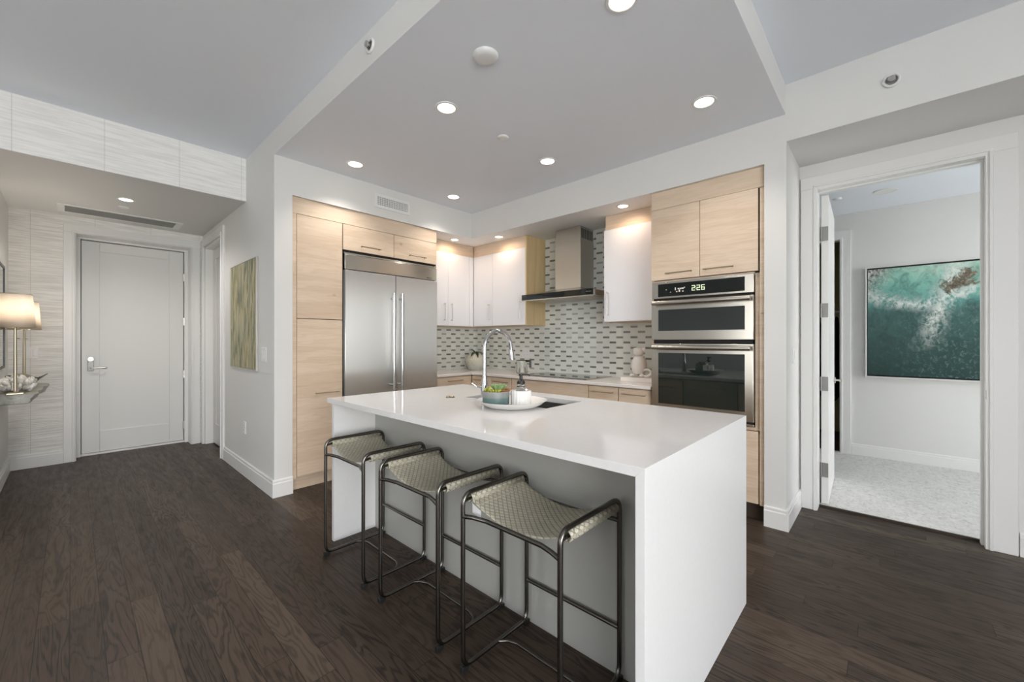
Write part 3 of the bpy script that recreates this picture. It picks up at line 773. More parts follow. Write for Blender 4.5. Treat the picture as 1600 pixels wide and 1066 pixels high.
# clock digits 2:26 and icons
def seg7(bm, ch, y, z, w, h, x, t):
    S = {'2': 'abged', '6': 'afgedc', '0': 'abcdef', '1': 'bc'}[ch]
    R = {'a': (0, w, h - t, h), 'g': (0, w, h / 2 - t / 2, h / 2 + t / 2), 'd': (0, w, 0, t), 'f': (0, t, h / 2, h), 'b': (w - t, w, h / 2, h), 'e': (0, t, 0, h / 2), 'c': (w - t, w, 0, h / 2)}
    for s_ in S:
        a0, a1, b0, b1 = R[s_]; box(bm, x, x + 0.0006, y - a1, y - a0, z + b0, z + b1)
b = newbm()
for ch, yy in (('2', 1.131), ('2', 1.094), ('6', 1.060)): seg7(b, ch, yy, 1.686, 0.026, 0.042, OX - 0.0066, 0.006)
box(b, OX - 0.0066, OX - 0.006, 1.099, 1.103, 1.697, 1.702); box(b, OX - 0.0066, OX - 0.006, 1.099, 1.103, 1.713, 1.718)
mk('clock_digits', b, M['digit'], cp)
for yy, zz, w_, h_ in ((1.262, 1.70, .008, .022), (1.240, 1.706, .014, .010), (1.222, 1.706, .014, .010), (1.232, 1.685, .012, .018), (1.205, 1.705, .012, .012), (1.190, 1.713, .007, .008), (1.205, 1.685, .012, .007), (1.252, 1.684, .010, .008), (1.335, 1.706, .006, .006), (1.30, 1.684, .006, .006)):
    b = newbm(); box(b, OX - 0.0066, OX - 0.006, yy - w_, yy, zz, zz + h_); mk('touch_icon', b, M['digit2'], cp)
def oven_door(z0, z1, gz0, gz1, inner, hz):
    d = mk('door', B(OX - 0.016, OX + 0.012, 0.702, 1.453, z0, z1), M['steel'], ov, 0.003)
    mk('window', B(OX - 0.018, OX - 0.0155, 0.757, 1.394, gz0, gz1), M['wglass'], d, 0.001)
    b = newbm(); cyl(b, (OX - 0.060, 0.712, hz), (OX - 0.060, 1.430, hz), 0.0185, n=20)
    for yy in (0.75, 1.39): cyl(b, (OX - 0.060, yy, hz), (OX - 0.014, yy, hz), 0.012)
    mk('handle', b, M['steel'], d, 0.003, True)
oven_door(1.299, 1.622, 1.373, 1.546, None, 1.598)
oven_door(0.705, 1.268, 0.778, 1.193, None, 1.238)
mk('bottom_trim', B(OX - 0.006, OX + 0.012, 0.703, 1.452, 0.672, 0.690), M['steel'], ov, 0.002)

# base cabinets and worktop
BX, BY = 3.335, 3.755
ztop = 0.905
def base_cab(label, run, lo, hi, drawers, tall=False, loc=None):
    o = thing('base_cabinet', label, 'cabinet', loc or ((3.65, (lo + hi) / 2, 0) if run == 'y' else ((lo + hi) / 2, 4.06, 0)))
    def bb(a0, a1, d0, d1, z0, z1):
        return B(BX + d0, BX + d1, a0, a1, z0, z1) if run == 'y' else B(a0, a1, BY + d0, BY + d1, z0, z1)
    dep = 0.6
    mk('carcass', bb(lo + 0.001, hi - 0.001, 0.024, dep, 0.1, 0.873), M['wood'], o)
    mk('toe_kick', bb(lo + 0.001, hi - 0.001, 0.07, 0.09, 0.0, 0.1), M['wood'], o)
    zs = [(0.714, 0.868), (0.112, 0.708)]
    for i, (z0, z1) in enumerate(zs):
        d = mk('drawer' if i == 0 else 'door', bb(lo + 0.003, hi - 0.003, 0, 0.02, z0, z1), M['wood'], o, 0.0015)
        if drawers and i == 0:
            m_ = (lo + hi) / 2; L = min(0.11, (hi - lo) * 0.36); hz = 0.822
            if run == 'y': bar_handle('handle', d, (BX - 0.03, m_ - L, hz), (BX - 0.03, m_ + L, hz), (0.03, 0, 0), M['bronze'])
            else: bar_handle('handle', d, (m_ - L, BY - 0.03, hz), (m_ + L, BY - 0.03, hz), (0, 0.03, 0), M['bronze'])
    return o
base_cab('maple base cabinet beside the fridge under the worktop', 'x', 2.80, 3.334, True)
b_ = base_cab('maple base cabinet in the corner of the worktop, left drawer', 'y', 3.405, 3.752, True)
base_cab('maple base cabinet between the corner unit and cooktop drawer', 'y', 3.088, 3.403, True)
base_cab('wide maple base cabinet without handle below the cooktop', 'y', 2.093, 3.086, False)
base_cab('maple base cabinet just right of the cooktop unit', 'y', 1.780, 2.091, True)
base_cab('maple base cabinet against the oven tower', 'y', 1.472, 1.778, True)
b = newbm(); prism(b, [(2.80, 3.735), (3.315, 3.735), (3.315, 1.468), (3.955, 1.468), (3.955, 4.37), (2.80, 4.37)], 'z', 0.877, ztop)
tag(mk('worktop', b, M['quartz_b'], None, 0.003), 'L shaped pale quartz worktop along the tiled backsplash', 'worktop')
ck = thing('cooktop', 'black glass induction cooktop set in the pale worktop', 'cooktop', (3.66, 2.63, ztop))
mk('glass_plate', B(3.45, 3.93, 2.18, 3.06, ztop, ztop + 0.007), M['bglass'], ck, 0.002)
mk('edge_trim', B(3.447, 3.933, 2.175, 2.182, ztop, ztop + 0.008), M['steel'], ck)

# range hood
hd = thing('range_hood', 'stainless chimney range hood with black glass front', 'range hood', (3.7, 2.6, 1.75))
HF = 3.48
b = newbm()
box(b, HF + 0.012, 3.956, 2.132, 3.06, 1.750, 1.806)
A_ = [(HF + 0.03, 2.15), (HF + 0.03, 3.045), (3.956, 3.045), (3.956, 2.15)]; C_ = [(3.69, 2.412), (3.69, 2.747), (3.956, 2.747), (3.956, 2.412)]
va = [b.verts.new((x, y, 1.806)) for x, y in A_]; vb = [b.verts.new((x, y, 1.868)) for x, y in C_]; bridge(b, va, vb); b.faces.new(va[::-1]); b.faces.new(vb)
mk('canopy', b, M['steel'], hd, 0.002)
fp = mk('front_panel', B(HF - 0.004, HF + 0.012, 2.13, 3.062, 1.750, 1.812), M['bglass'], hd, 0.002)
b = newbm(); box(b, HF - 0.0046, HF - 0.004, 2.195, 2.205, 1.782, 1.787)
for k in range(3): box(b, HF - 0.0046, HF - 0.004, 2.178 - 0.014 * k, 2.187 - 0.014 * k, 1.783, 1.786)
mk('control_icons', b, plain('grey_print', (0.5, 0.5, 0.5, 1), 0.5), fp)
mk('front_lip', B(HF + 0.0, HF + 0.02, 2.132, 3.06, 1.742, 1.750), M['steel'], hd)
b = newbm(); box(b, 3.69, 3.956, 2.412, 2.747, 1.866, 2.366); ch = mk('chimney', b, M['steel_v'], hd, 0.002)
b = newbm(); box(b, 3.694, 3.956, 2.416, 2.743, 2.366, 2.527); c2 = mk('chimney_sleeve', b, M['steel_v'], hd, 0.002)
b = newbm()
for k in range(7):
    xx = 3.715 + k * 0.033; box(b, xx, xx + 0.019, 2.4145, 2.4165, 2.40, 2.505)
mk('vent_slots', b, M['hole'], c2)
b = newbm()
for k in range(3): box(b, HF + 0.05, 3.92, 2.18 + k * 0.29, 2.45 + k * 0.29, 1.744, 1.750)
mk('filter', b, M['steel_v'], hd, 0.002)

# ------------------------------------------------------------------ island
IX0, IX1, IY0, IY1, IZ = 1.113, 2.248, 0.510, 2.645, 0.924
isl = thing('kitchen_island', 'white waterfall quartz kitchen island with three stools tucked under', 'island', ((IX0 + IX1) / 2, (IY0 + IY1) / 2, 0))
b = newbm()   # top with the sink cut-out
SX0, SX1, SY0, SY1 = 1.745, 2.10, 1.36, 2.03
for a in ((IX0, SX0, IY0, IY1), (SX1, IX1, IY0, IY1), (SX0, SX1, IY0, SY0), (SX0, SX1, SY1, IY1)):
    pass
xs, ys = [IX0, SX0, SX1, IX1], [IY0, SY0, SY1, IY1]
gt = [[b.verts.new((x, y, IZ)) for y in ys] for x in xs]; ysb = [IY0 + 0.03, SY0, SY1, IY1]; gb = [[b.verts.new((x, y, IZ - 0.03)) for y in ysb] for x in xs]
for i in range(3):
    for j in range(3):
        if (i, j) == (1, 1): continue
        b.faces.new((gt[i][j], gt[i + 1][j], gt[i + 1][j + 1], gt[i][j + 1])); b.faces.new((gb[i][j], gb[i][j + 1], gb[i + 1][j + 1], gb[i + 1][j]))
def wl(p, q): b.faces.new((gb[p[0]][p[1]], gb[q[0]][q[1]], gt[q[0]][q[1]], gt[p[0]][p[1]]))
per = [(0, 0), (1, 0), (2, 0), (3, 0), (3, 1), (3, 2), (3, 3), (2, 3), (1, 3), (0, 3), (0, 2), (0, 1)]
for p, q in zip(per, per[1:] + per[:1]): wl(p, q)
inn = [(1, 1), (1, 2), (2, 2), (2, 1)]
for p, q in zip(inn, inn[1:] + inn[:1]): wl(p, q)
mk('countertop', b, M['quartz'], isl, 0.0008)
b = newbm(); prism(b, [(IY0, 0), (IY0 + 0.03, 0), (IY0 + 0.03, IZ - 0.0301), (IY0, IZ - 0.0001)], 'x', IX0, IX1); mk('side_panel', b, M['quartz_s'], isl, 0.0008)
mk('side_panel', B(IX0 + 0.03, IX1, IY1 - 0.03, IY1, 0, IZ - 0.0305), M['quartz_s'], isl, 0.0008)
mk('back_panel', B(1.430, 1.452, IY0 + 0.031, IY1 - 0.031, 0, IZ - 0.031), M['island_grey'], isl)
b = B(1.453, 1.70, IY0 + 0.032, IY1 - 0.032, 0.1, IZ - 0.031); box(b, 2.13, 2.215, IY0 + 0.032, IY1 - 0.032, 0.1, IZ - 0.031); box(b, 1.70, 2.13, IY0 + 0.032, 1.30, 0.1, IZ - 0.031); box(b, 1.70, 2.13, 2.08, IY1 - 0.032, 0.1, IZ - 0.031); box(b, 1.70, 2.13, 1.3, 2.08, 0.1, 0.6)
mk('cabinet_body', b, M['wood'], isl)
for k in range(4):
    y0 = IY0 + 0.035 + k * 0.517; dd = mk('door', B(2.216, 2.236, y0, y0 + 0.511, 0.12, IZ - 0.04), M['wood'] if k != 1 else M['steel'], isl, 0.0015)
    bar_handle('handle', dd, (2.262, y0 + 0.1, 0.80), (2.262, y0 + 0.41, 0.80), (-0.028, 0, 0), M['bronze'])
sk = thing('undermount_sink', 'dark steel undermount sink in the island behind the tray', 'sink', (1.92, 1.69, 0.68))
b = newbm()
box(b, SX0 - 0.02, SX1 + 0.02, SY0 - 0.02, SY1 + 0.02, 0.68, 0.69)
for a in ((SX0 - 0.02, SX0 - 0.002, SY0 - 0.02, SY1 + 0.02), (SX1 + 0.002, SX1 + 0.02, SY0 - 0.02, SY1 + 0.02), (SX0 - 0.02, SX1 + 0.02, SY0 - 0.02, SY0 - 0.002), (SX0 - 0.02, SX1 + 0.02, SY1 + 0.002, SY1 + 0.02)): box(b, *a, 0.68, IZ - 0.031)
mk('basin', b, M['sink'], sk)
b = newbm(); cyl(b, (1.92, 1.69, 0.69), (1.92, 1.69, 0.694), 0.04); mk('drain', b, M['chrome'], sk, 0, True)

# faucet
fx_, fy_ = 1.672, 1.768
fa = thing('faucet', 'tall chrome gooseneck faucet on the white island', 'faucet', (fx_, fy_, IZ))
b = newbm(); lathe(b, [(0.0, 0), (0.030, 0), (0.030, 0.006), (0.024, 0.012), (0.0225, 0.10), (0.019, 0.125), (0.0145, 0.145), (0.0145, 0.16), (0.0, 0.16)], (fx_, fy_, IZ), 24)
mk('body', b, M['chrome'], fa, 0, True)
pts = [(fx_, fy_, IZ + 0.15)]; R_ = 0.098; zc = 1.253
dirv = Vector((0.985, -0.17, 0)).normalized()
pts.append((fx_, fy_, zc - 0.1))
for k in range(0, 19):
    a = PI - k * (PI * 0.965) / 18
    q = Vector((fx_, fy_, zc)) + dirv * (R_ + R_ * math.cos(a)) + Vector((0, 0, R_ * math.sin(a))); pts.append(q)
e0 = Vector(pts[-1]); e1 = e0 + (dirv * 0.012 + Vector((0, 0, -0.11))).normalized() * 0.03; pts.append(e1)
b = newbm(); tube(b, pts, 0.0128, 16); mk('neck', b, M['chrome'], fa, 0, True)
e2 = e1 + (dirv * 0.014 + Vector((0, 0, -0.11))).normalized() * 0.062
b = newbm(); tube(b, [e1 - (e2 - e1) * 0.1, e1, e2], 0.0155, 16, radii=[0.0135, 0.0155, 0.0165]); mk('spray_head', b, M['chrome'], fa, 0, True)
b = newbm(); tube(b, fillet([(fx_, fy_ + 0.015, IZ + 0.086), (fx_ - 0.01, fy_ + 0.055, IZ + 0.088), (fx_ - 0.035, fy_ + 0.075, IZ + 0.112)], 0.015), 0.0065, 10)
mk('lever', b, M['chrome'], fa, 0, True)

# stools
def make_stool():
    r = thing('counter_stool', 'x', 'stool', (0, 0, 0)); OFF[r] = Vector((0, 0, 0))
    hw, x0, x1, zt, zb, tr = 0.232, -0.19, 0.19, 0.694, 0.020, 0.0092
    for s_ in (1, -1):
        b = newbm(); y = s_ * hw
        tube(b, fillet([(x0, y, zb), (x0, y, zt), (x1, y, zt), (x1, y, zb)], 0.048, True), tr, 12, True)
        fr_ = mk('side_frame', b, M['gun'], r, 0, True)
        for xx in (x0 + 0.006, x1 - 0.006):
            b = newbm(); prism(b, [(xx - 0.016, 0), (xx + 0.012, 0), (xx + 0.02, zb - 0.004), (xx - 0.016, zb + 0.008)], 'y', y - 0.010, y + 0.010)
            mk('glide', b, M['black'], fr_, 0.002)
    for nm, xx, sg in (('front_stretcher', x0, 1), ('rear_stretcher', x1, -1)):
        b = newbm(); tube(b, fillet([(xx, hw, 0.608), (xx + sg * 0.012, hw - 0.045, 0.612), (xx + sg * 0.030, hw - 0.10, 0.608), (xx + sg * 0.030, -hw + 0.10, 0.608), (xx + sg * 0.012, -hw + 0.045, 0.612), (xx, -hw, 0.608)], 0.05), 0.0085, 12)
        mk(nm, b, M['gun'], r, 0, True)
    b = newbm(); cyl(b, (x1, hw, 0.20), (x1, -hw, 0.20), 0.0085, n=12); mk('footrest', b, M['gun'], r, 0, True)
    b = newbm(); tube(b, fillet([(0.0, hw, zb), (0.03, hw - 0.03, zb), (0.045, hw - 0.07, zb), (0.045, -hw + 0.07, zb), (0.03, -hw + 0.03, zb), (0.0, -hw, zb)], 0.04), 0.0065, 10)
    mk('floor_rail', b, M['gun'], r, 0, True)
    # sling seat
    zs_, ys_ = zt - 0.026, hw - 0.002
    b = newbm(); nu, nv = 28, 22; uvl = b.loops.layers.uv.new('UVMap'); grid = []
    Ltot = 2 * ys_ * 1.06
    for i in range(nu + 1):
        u = i / nu; row = []
        for j in range(nv + 1):
            v = j / nv
            dip = 0.058 * (1 - abs(2 * u - 1) ** 2.0)
            edge = 0.0
            xin = 0.036 + 0.006 * math.sin(PI * u) * 0
            x = x0 + xin + (x1 - x0 - 2 * xin) * v
            row.append(b.verts.new((x, ys_ * (1 - 2 * u), zs_ - dip - edge)))
        grid.append(row)
    for i in range(nu):
        for j in range(nv):
            f = b.faces.new((grid[i][j], grid[i + 1][j], grid[i + 1][j + 1], grid[i][j + 1]))
            for lp, (a, c) in zip(f.loops, ((i, j), (i + 1, j), (i + 1, j + 1), (i, j + 1))): lp[uvl].uv = (a / nu * Ltot, c / nv * (x1 - x0))
    st = mk('sling_seat', b, M['leather'], r, 0, True)
    sm = st.modifiers.new('thick', 'SOLIDIFY'); sm.thickness = 0.004; sm.offset = 0
    for s_ in (1, -1):
        b = newbm(); y = s_ * (hw - 0.000); n = 14; rr = 0.0185
        pts = [(x0 + 0.036, y, zs_), (x1 - 0.036, y, zs_)]
        tube(b, pts, rr, n, cap=False)
        uvl = b.loops.layers.uv.new('UVMap')
        for f in b.faces:
            for lp in f.loops:
                c = lp.vert.co; lp[uvl].uv = (math.atan2(c.z - zs_, c.y - y) * rr, c.x)
        sv = mk('leather_sleeve', b, M['leather'], r, 0, True)
        so = sv.modifiers.new('thick', 'SOLIDIFY'); so.thickness = 0.004
        b = newbm(); cyl(b, (x0 + 0.03, y, zs_), (x1 - 0.03, y, zs_), 0.006, n=10)
        cyl(b, (x0 + 0.034, y, zs_), (x0 + 0.002, y, zs_ - 0.004), 0.006, n=10); cyl(b, (x1 - 0.034, y, zs_), (x1 - 0.002, y, zs_ - 0.004), 0.006, n=10)
        mk('sling_rod', b, M['gun'], r, 0, True)
        b = newbm(); yb = s_ * (hw - 0.045)
        dz = 0.058 * (1 - abs(1 - 2 * ((ys_ - yb) / (2 * ys_))) ** 2.0)
        box(b, x0 + 0.037, x1 - 0.037, min(yb, yb + 0.003 * s_), max(yb, yb + 0.003 * s_), zs_ - dz + 0.0015, zs_ - dz + 0.0035)
        tag(mk('hem_seam', b, M['leather_plain'], r), None)
    return r
s1 = make_stool()
s2 = copy_tree(s1); s3 = copy_tree(s1)
for o, y, lb in ((s1, 2.243, 'woven leather counter stool nearest the fridge end of the island'), (s2, 1.605, 'middle one of three woven leather stools at the island'), (s3, 0.981, 'nearest woven leather stool, by the closed white island end')):
    o.location = (1.222, y, 0); tag(o, lb, 'stool', 'woven leather stools under the island')
OFF[s3] = Vector((0, 0, 0))
b = newbm(); prism(b, [(0.222, 0.612), (0.222, 0.648), (0.175, 0.634), (0.175, 0.604)], 'x', -0.150, -0.148)
tag(mk('care_tag', b, M['wplastic'], s3), 'white care tag')

# tray with succulents and soap
tx, ty = 1.662, 1.536
tr_ = newbm()
ax = Vector((0.679, -0.734, 0))
prof = [(0.0, 0.0), (0.115, 0.0), (0.135, 0.004), (0.165, 0.018), (0.188, 0.036), (0.195, 0.040), (0.190, 0.040), (0.165, 0.025), (0.14, 0.015), (0.115, 0.011), (0.0, 0.011)]
lathe(tr_, prof, (tx, ty, IZ), 48)
tag(mk('serving_tray', tr_, M['ceramic'], None, 0, True), 'round white ceramic tray on the island holding planter and soap', 'tray')
px_, py_, pz_ = 1.590, 1.590, IZ + 0.014
pl = thing('succulent_planter', 'teal and grey bowl of mixed succulents on the white tray', 'planter', (px_, py_, pz_))
b = newbm(); lathe(b, [(0.0, 0), (0.066, 0), (0.073, 0.006), (0.0745, 0.04), (0.0735, 0.074), (0.070, 0.076), (0.067, 0.074), (0.066, 0.062), (0.0, 0.062)], (px_, py_, pz_), 36)
mk('pot', b, M['pot'], pl, 0, True)
b = newbm(); cyl(b, (px_, py_, pz_ + 0.060), (px_, py_, pz_ + 0.0655), 0.066, n=24); mk('soil', b, M['soil'], pl)
def rosette(bm, c, r, n_rings, tilt0=0.25, pt=1.0):
    c = Vector(c)
    for k in range(n_rings):
        m_ = 6 + (n_rings - k)
        for i in range(m_):
            a = 2 * PI * i / m_ + k * 0.5 + random.uniform(-.1, .1)
            el = tilt0 + (1.2 - tilt0) * k / max(1, n_rings - 1); L = r * (1 - 0.55 * k / n_rings)
            d = Vector((math.cos(a) * math.cos(el), math.sin(a) * math.cos(el), math.sin(el)))
            u, v = frame_of(d); w_ = L * 0.30 * pt
            base = [bm.verts.new(c + d * L * 0.1 + u * w_ * 0.5 * sx + v * w_ * 0.3 * sy) for sx, sy in ((1, 0), (0, 1), (-1, 0), (0, -1))]
            midr = [bm.verts.new(c + d * L * 0.65 + u * w_ * sx + v * w_ * 0.45 * sy) for sx, sy in ((1, 0), (0, 1), (-1, 0), (0, -1))]
            tip = bm.verts.new(c + d * L)
            bridge(bm, base, midr)
            for q in range(4): bm.faces.new((midr[q], midr[(q + 1) % 4], tip))
    return bm
zz = pz_ + 0.072
for mat, dx, dy, r, k, el in (('succ_g', 0.014, -0.008, 0.066, 5, 0.75), ('succ_g', 0.040, 0.024, 0.046, 3, 0.6), ('succ_r', 0.038, -0.040, 0.036, 3, 0.5), ('succ_r', 0.004, -0.048, 0.032, 3, 0.5)):
    b = newbm(); rosette(b, (px_ + dx, py_ + dy, zz - 0.004), r, k, el); mk('succulent', b, M[mat], pl, 0, True)
for dx, dy in ((-0.036, 0.026), (-0.012, 0.040), (-0.044, -0.004), (-0.022, -0.034)):
    b = newbm()
    for q in range(26):
        a_ = random.uniform(0, 2 * PI); rr_ = random.uniform(0, 0.019); blob(b, (px_ + dx + rr_ * math.cos(a_), py_ + dy + rr_ * math.sin(a_), zz + random.uniform(-0.004, 0.024 - rr_ * 0.6)), random.uniform(0.0045, 0.0075), 1, (1, 1, 1.3))
    mk('succulent', b, M['succ_y'], pl, 0, True)
bx_, by_, bz_ = 1.688, 1.492, IZ + 0.014
so = thing('soap_bottle', 'ribbed white soap bottle with black pump on the tray', 'soap bottle', (bx_, by_, bz_))
b = newbm(); rib = lambda a, r, z: (r * (1 + 0.045 * abs(math.cos(a * 9))), z)
lathe(b, [(0.0, 0), (0.052, 0), (0.055, 0.006), (0.055, 0.072), (0.052, 0.079), (0.0, 0.080)], (bx_, by_, bz_), 160, rib); mk('body', b, M['ceramic'], so, 0, True)
b = newbm(); lathe(b, [(0.0, 0.080), (0.036, 0.080), (0.034, 0.086), (0.026, 0.094), (0.022, 0.10), (0.021, 0.116), (0.0, 0.116)], (bx_, by_, bz_), 28); mk('glass_neck', b, M['glass'], so, 0, True)
b = newbm(); lathe(b, [(0.0, 0.114), (0.022, 0.114), (0.0225, 0.128), (0.014, 0.136), (0.009, 0.14), (0.009, 0.158), (0.013, 0.160), (0.013, 0.170), (0.0, 0.171)], (bx_, by_, bz_), 24)
tube(b, fillet([(bx_, by_, bz_ + 0.166), (bx_ + 0.03, by_ - 0.032, bz_ + 0.166), (bx_ + 0.034, by_ - 0.036, bz_ + 0.158)], 0.006), 0.004, 8)
mk('pump', b, M['black'], so, 0, True)
# tiny trinket
b = newbm(); blob(b, (1.650, 2.086, IZ + 0.007), 0.012, 2, (1.3, 1, 0.6)); blob(b, (1.668, 2.066, IZ + 0.007), 0.012, 2, (1.3, 1, 0.6))
b2 = b; tube(b2, [(1.640, 2.097, IZ + 0.003), (1.678, 2.055, IZ + 0.003)], 0.003, 8)
tag(mk('metal_trinket', b2, M['bronze'], None, 0, True), 'tiny dark metal trinket lying on the island left of the faucet', 'ornament')

# things on the worktop
vx, vy = 3.68, 4.06
va_ = thing('vase', 'round dimpled pale vase with dark leaves in worktop corner', 'vase', (vx, vy, ztop))
def dim(a, r, z):
    k = math.cos(a * 18 + (math.floor(z / 0.024) % 2) * PI) * math.cos(z / 0.024 * 2 * PI)
    return (r * (1 + 0.022 * k), z)
b = newbm(); zs_ = [i / 40 for i in range(41)]
pf = [(0.0, 0.0)] + [((0.078 + 0.062 * math.sin(PI * min(1, (t_ * 0.9 + 0.08))) - 0.062 * max(0, t_ - 0.55) ** 1.3 * 1.9), 0.235 * t_) for t_ in zs_] + [(0.040, 0.232), (0.038, 0.19), (0.0, 0.19)]
lathe(b, pf, (vx, vy, ztop), 108, dim); mk('pot', b, M['vase'], va_, 0, True)
b = newbm()
def leaf_blade(bm, p0, d, L, w_, droop):
    p0 = Vector(p0); d = Vector(d).normalized(); side = d.cross(Vector((0, 0, 1))).normalized(); prev = None
    for k in range(8):
        s_ = k / 7; c = p0 + d * L * s_ + Vector((0, 0, -droop * s_ * s_)); ww = w_ * math.sin(PI * (0.08 + 0.9 * s_))
        row = [bm.verts.new(c - side * ww), bm.verts.new(c + Vector((0, 0, ww * 0.25))), bm.verts.new(c + side * ww), bm.verts.new(c + Vector((0, 0, -0.002)))]
        if prev: bridge(bm, prev, row)
        prev = row
for i, (az, el, L, dr_) in enumerate(((5.3, 0.5, 0.17, 0.17), (4.2, 0.6, 0.15, 0.14), (0.6, 0.5, 0.12, 0.05), (2.6, 0.7, 0.10, 0.10), (5.9, 0.6, 0.16, 0.12), (3.4, 0.6, 0.14, 0.12), (1.8, 0.9, 0.11, 0.02))):
    leaf_blade(b, (vx, vy, ztop + 0.225), (math.cos(az), math.sin(az), el), L, 0.022, dr_)
mk('leaves', b, M['leaf_dk'], va_, 0, True)
jx, jy = 3.66, 3.22
ja = thing('glass_jug', 'clear glass jug with square black handle on the back worktop', 'jug', (jx, jy, ztop))
b = newbm(); lathe(b, [(0.0, 0.0), (0.062, 0.0), (0.066, 0.006), (0.066, 0.15), (0.0635, 0.15), (0.0635, 0.010), (0.0, 0.008)], (jx, jy, ztop), 32); mk('jar', b, M['glass'], ja, 0, True)
b = newbm(); lathe(b, [(0.0, 0.1505), (0.067, 0.1505), (0.067, 0.156), (0.0, 0.157)], (jx, jy, ztop), 32); mk('lid', b, M['black'], ja, 0, True)
hv = Vector((0.3, -0.954, 0)); q = Vector((jx, jy, ztop))
b = newbm()
def bar(bm, p, q_, w_, h_): 
    tube(bm, [p, q_], w_, 4)
bar(b, q + hv * 0.05 + Vector((0, 0, 0.148)), q + hv * 0.115 + Vector((0, 0, 0.148)), 0.013, 0)
bar(b, q + hv * 0.108 + Vector((0, 0, 0.157)), q + hv * 0.108 + Vector((0, 0, 0.07)), 0.019, 0)
mk('handle', b, M['black'], ja, 0.002)
# box and figurine
tag(mk('white_book_box', B(3.60, 3.88, 1.56, 1.90, ztop, ztop + 0.038), M['matte_ceramic'], None, 0.003), 'flat white box under the ceramic figurine by the ovens', 'box')
gx_, gy_, gz_ = 3.72, 1.765, ztop + 0.038
fg = thing('ceramic_figurine', 'white ceramic sitting animal figurine on a flat white box', 'figurine', (gx_, gy_, gz_))
b = newbm(); lathe(b, [(0.0, 0.02), (0.05, 0.03), (0.068, 0.07), (0.074, 0.11), (0.068, 0.15), (0.054, 0.178), (0.050, 0.19), (0.052, 0.20), (0.0, 0.205)], (gx_, gy_, gz_), 28)
for s_ in (1, -1): blob(b, (gx_ - 0.045, gy_ + s_ * 0.05, gz_ + 0.016), 0.026, 2, (1.5, 0.9, 0.62))
mk('body', b, M['matte_ceramic'], fg, 0, True)
b = newbm(); blob(b, (gx_ - 0.005, gy_ + 0.004, gz_ + 0.240), 0.047, 3, (1.0, 1.0, 1.05)); blob(b, (gx_ - 0.04, gy_ + 0.012, gz_ + 0.228), 0.022, 2, (1.2, 1, 0.8))
for s_ in (1, -1): blob(b, (gx_ + 0.0, gy_ + s_ * 0.045, gz_ + 0.262), 0.019, 2, (0.6, 1, 1))
mk('head', b, M['matte_ceramic'], fg, 0, True)
b = newbm(); cc = Vector((gx_ - 0.03, gy_ - 0.085, gz_ + 0.044)); pts = []
for k in range(22):
    a = 2 * PI * k / 22; pts.append(cc + Vector((0.012 * math.sin(a), 0.046 * math.cos(a), 0.032 * math.sin(a))))
tube(b, pts, 0.0115, 10, True); mk('tail', b, M['matte_ceramic'], fg, 0, True)
# leaning board by the fridge
b = newbm(); prism(b, [(4.20, ztop), (4.34, ztop), (4.34, ztop + 0.32), (4.30, ztop + 0.34), (4.24, ztop + 0.34), (4.20, ztop + 0.30)], 'x', 2.806, 2.824)
tag(mk('cutting_board', b, plain('pale_pink_board', srgb(220, 196, 182), 0.5), None, 0.003), 'pale cutting board standing against the fridge side on worktop', 'cutting board')

# ------------------------------------------------------------------ wall plates
def plate(name, label, cat, face, axis, out, a, z, w_=0.075, h_=0.118, kind='switch', gang=1):
    o = thing(name, label, cat, (face, a, z) if axis == 'y' else (a, face, z))
    def bb(a0, a1, t0, t1, z0, z1):
        f0, f1 = sorted((face + out * t0, face + out * t1))
        return B(f0, f1, a0, a1, z0, z1) if axis == 'y' else B(a0, a1, f0, f1, z0, z1)
    mk('plate', bb(a - w_ / 2, a + w_ / 2, 0, 0.006, z - h_ / 2, z + h_ / 2), M['wplastic'], o, 0.002)
    for g in range(gang):
        c = a + (g - (gang - 1) / 2) * 0.046
        if kind == 'switch': mk('rocker', bb(c - 0.016, c + 0.016, 0.006, 0.010, z - 0.033, z + 0.033), M['wplastic'], o, 0.002)
        else:
            for dz in (-0.022, 0.022):
                k = mk('socket', bb(c - 0.016, c + 0.016, 0.006, 0.008, z + dz - 0.014, z + dz + 0.014), M['wplastic'], o, 0.002)
                s_ = newbm()
                for dd in (-0.006, 0.006):
                    f0, f1 = sorted((face + out * 0.008, face + out * 0.0085))
                    (box(s_, f0, f1, c + dd - 0.001, c + dd + 0.001, z + dz - 0.004, z + dz + 0.005) if axis == 'y' else box(s_, c + dd - 0.001, c + dd + 0.001, f0, f1, z + dz - 0.004, z + dz + 0.005))
                mk('slots', s_, M['hole'], k)
    return o
plate('light_switch', 'white light switch on hallway wall right of the green painting', 'light switch', HX, 'y', -1, 3.966, 1.172, 0.118, 0.125, gang=2)
plate('wall_outlet', 'white outlet low on hallway wall beneath the green painting', 'outlet', HX, 'y', -1, 4.545, 0.458, kind='outlet')
plate('light_switch', 'double white switch plate on wallpaper left of the entry door', 'light switch', 6.40, 'x', -1, -0.278, 1.17, 0.085, 0.12, gang=2)
plate('light_switch', 'white switch on the side of the pillar by the bedroom doorway', 'light switch', 0.505, 'x', -1, 3.575, 1.188)
plate('wall_outlet', 'white outlet on the tiled backsplash above the glass jug', 'outlet', 3.957, 'y', -1, 3.41, 1.135, 0.12, 0.12, kind='outlet', gang=2)

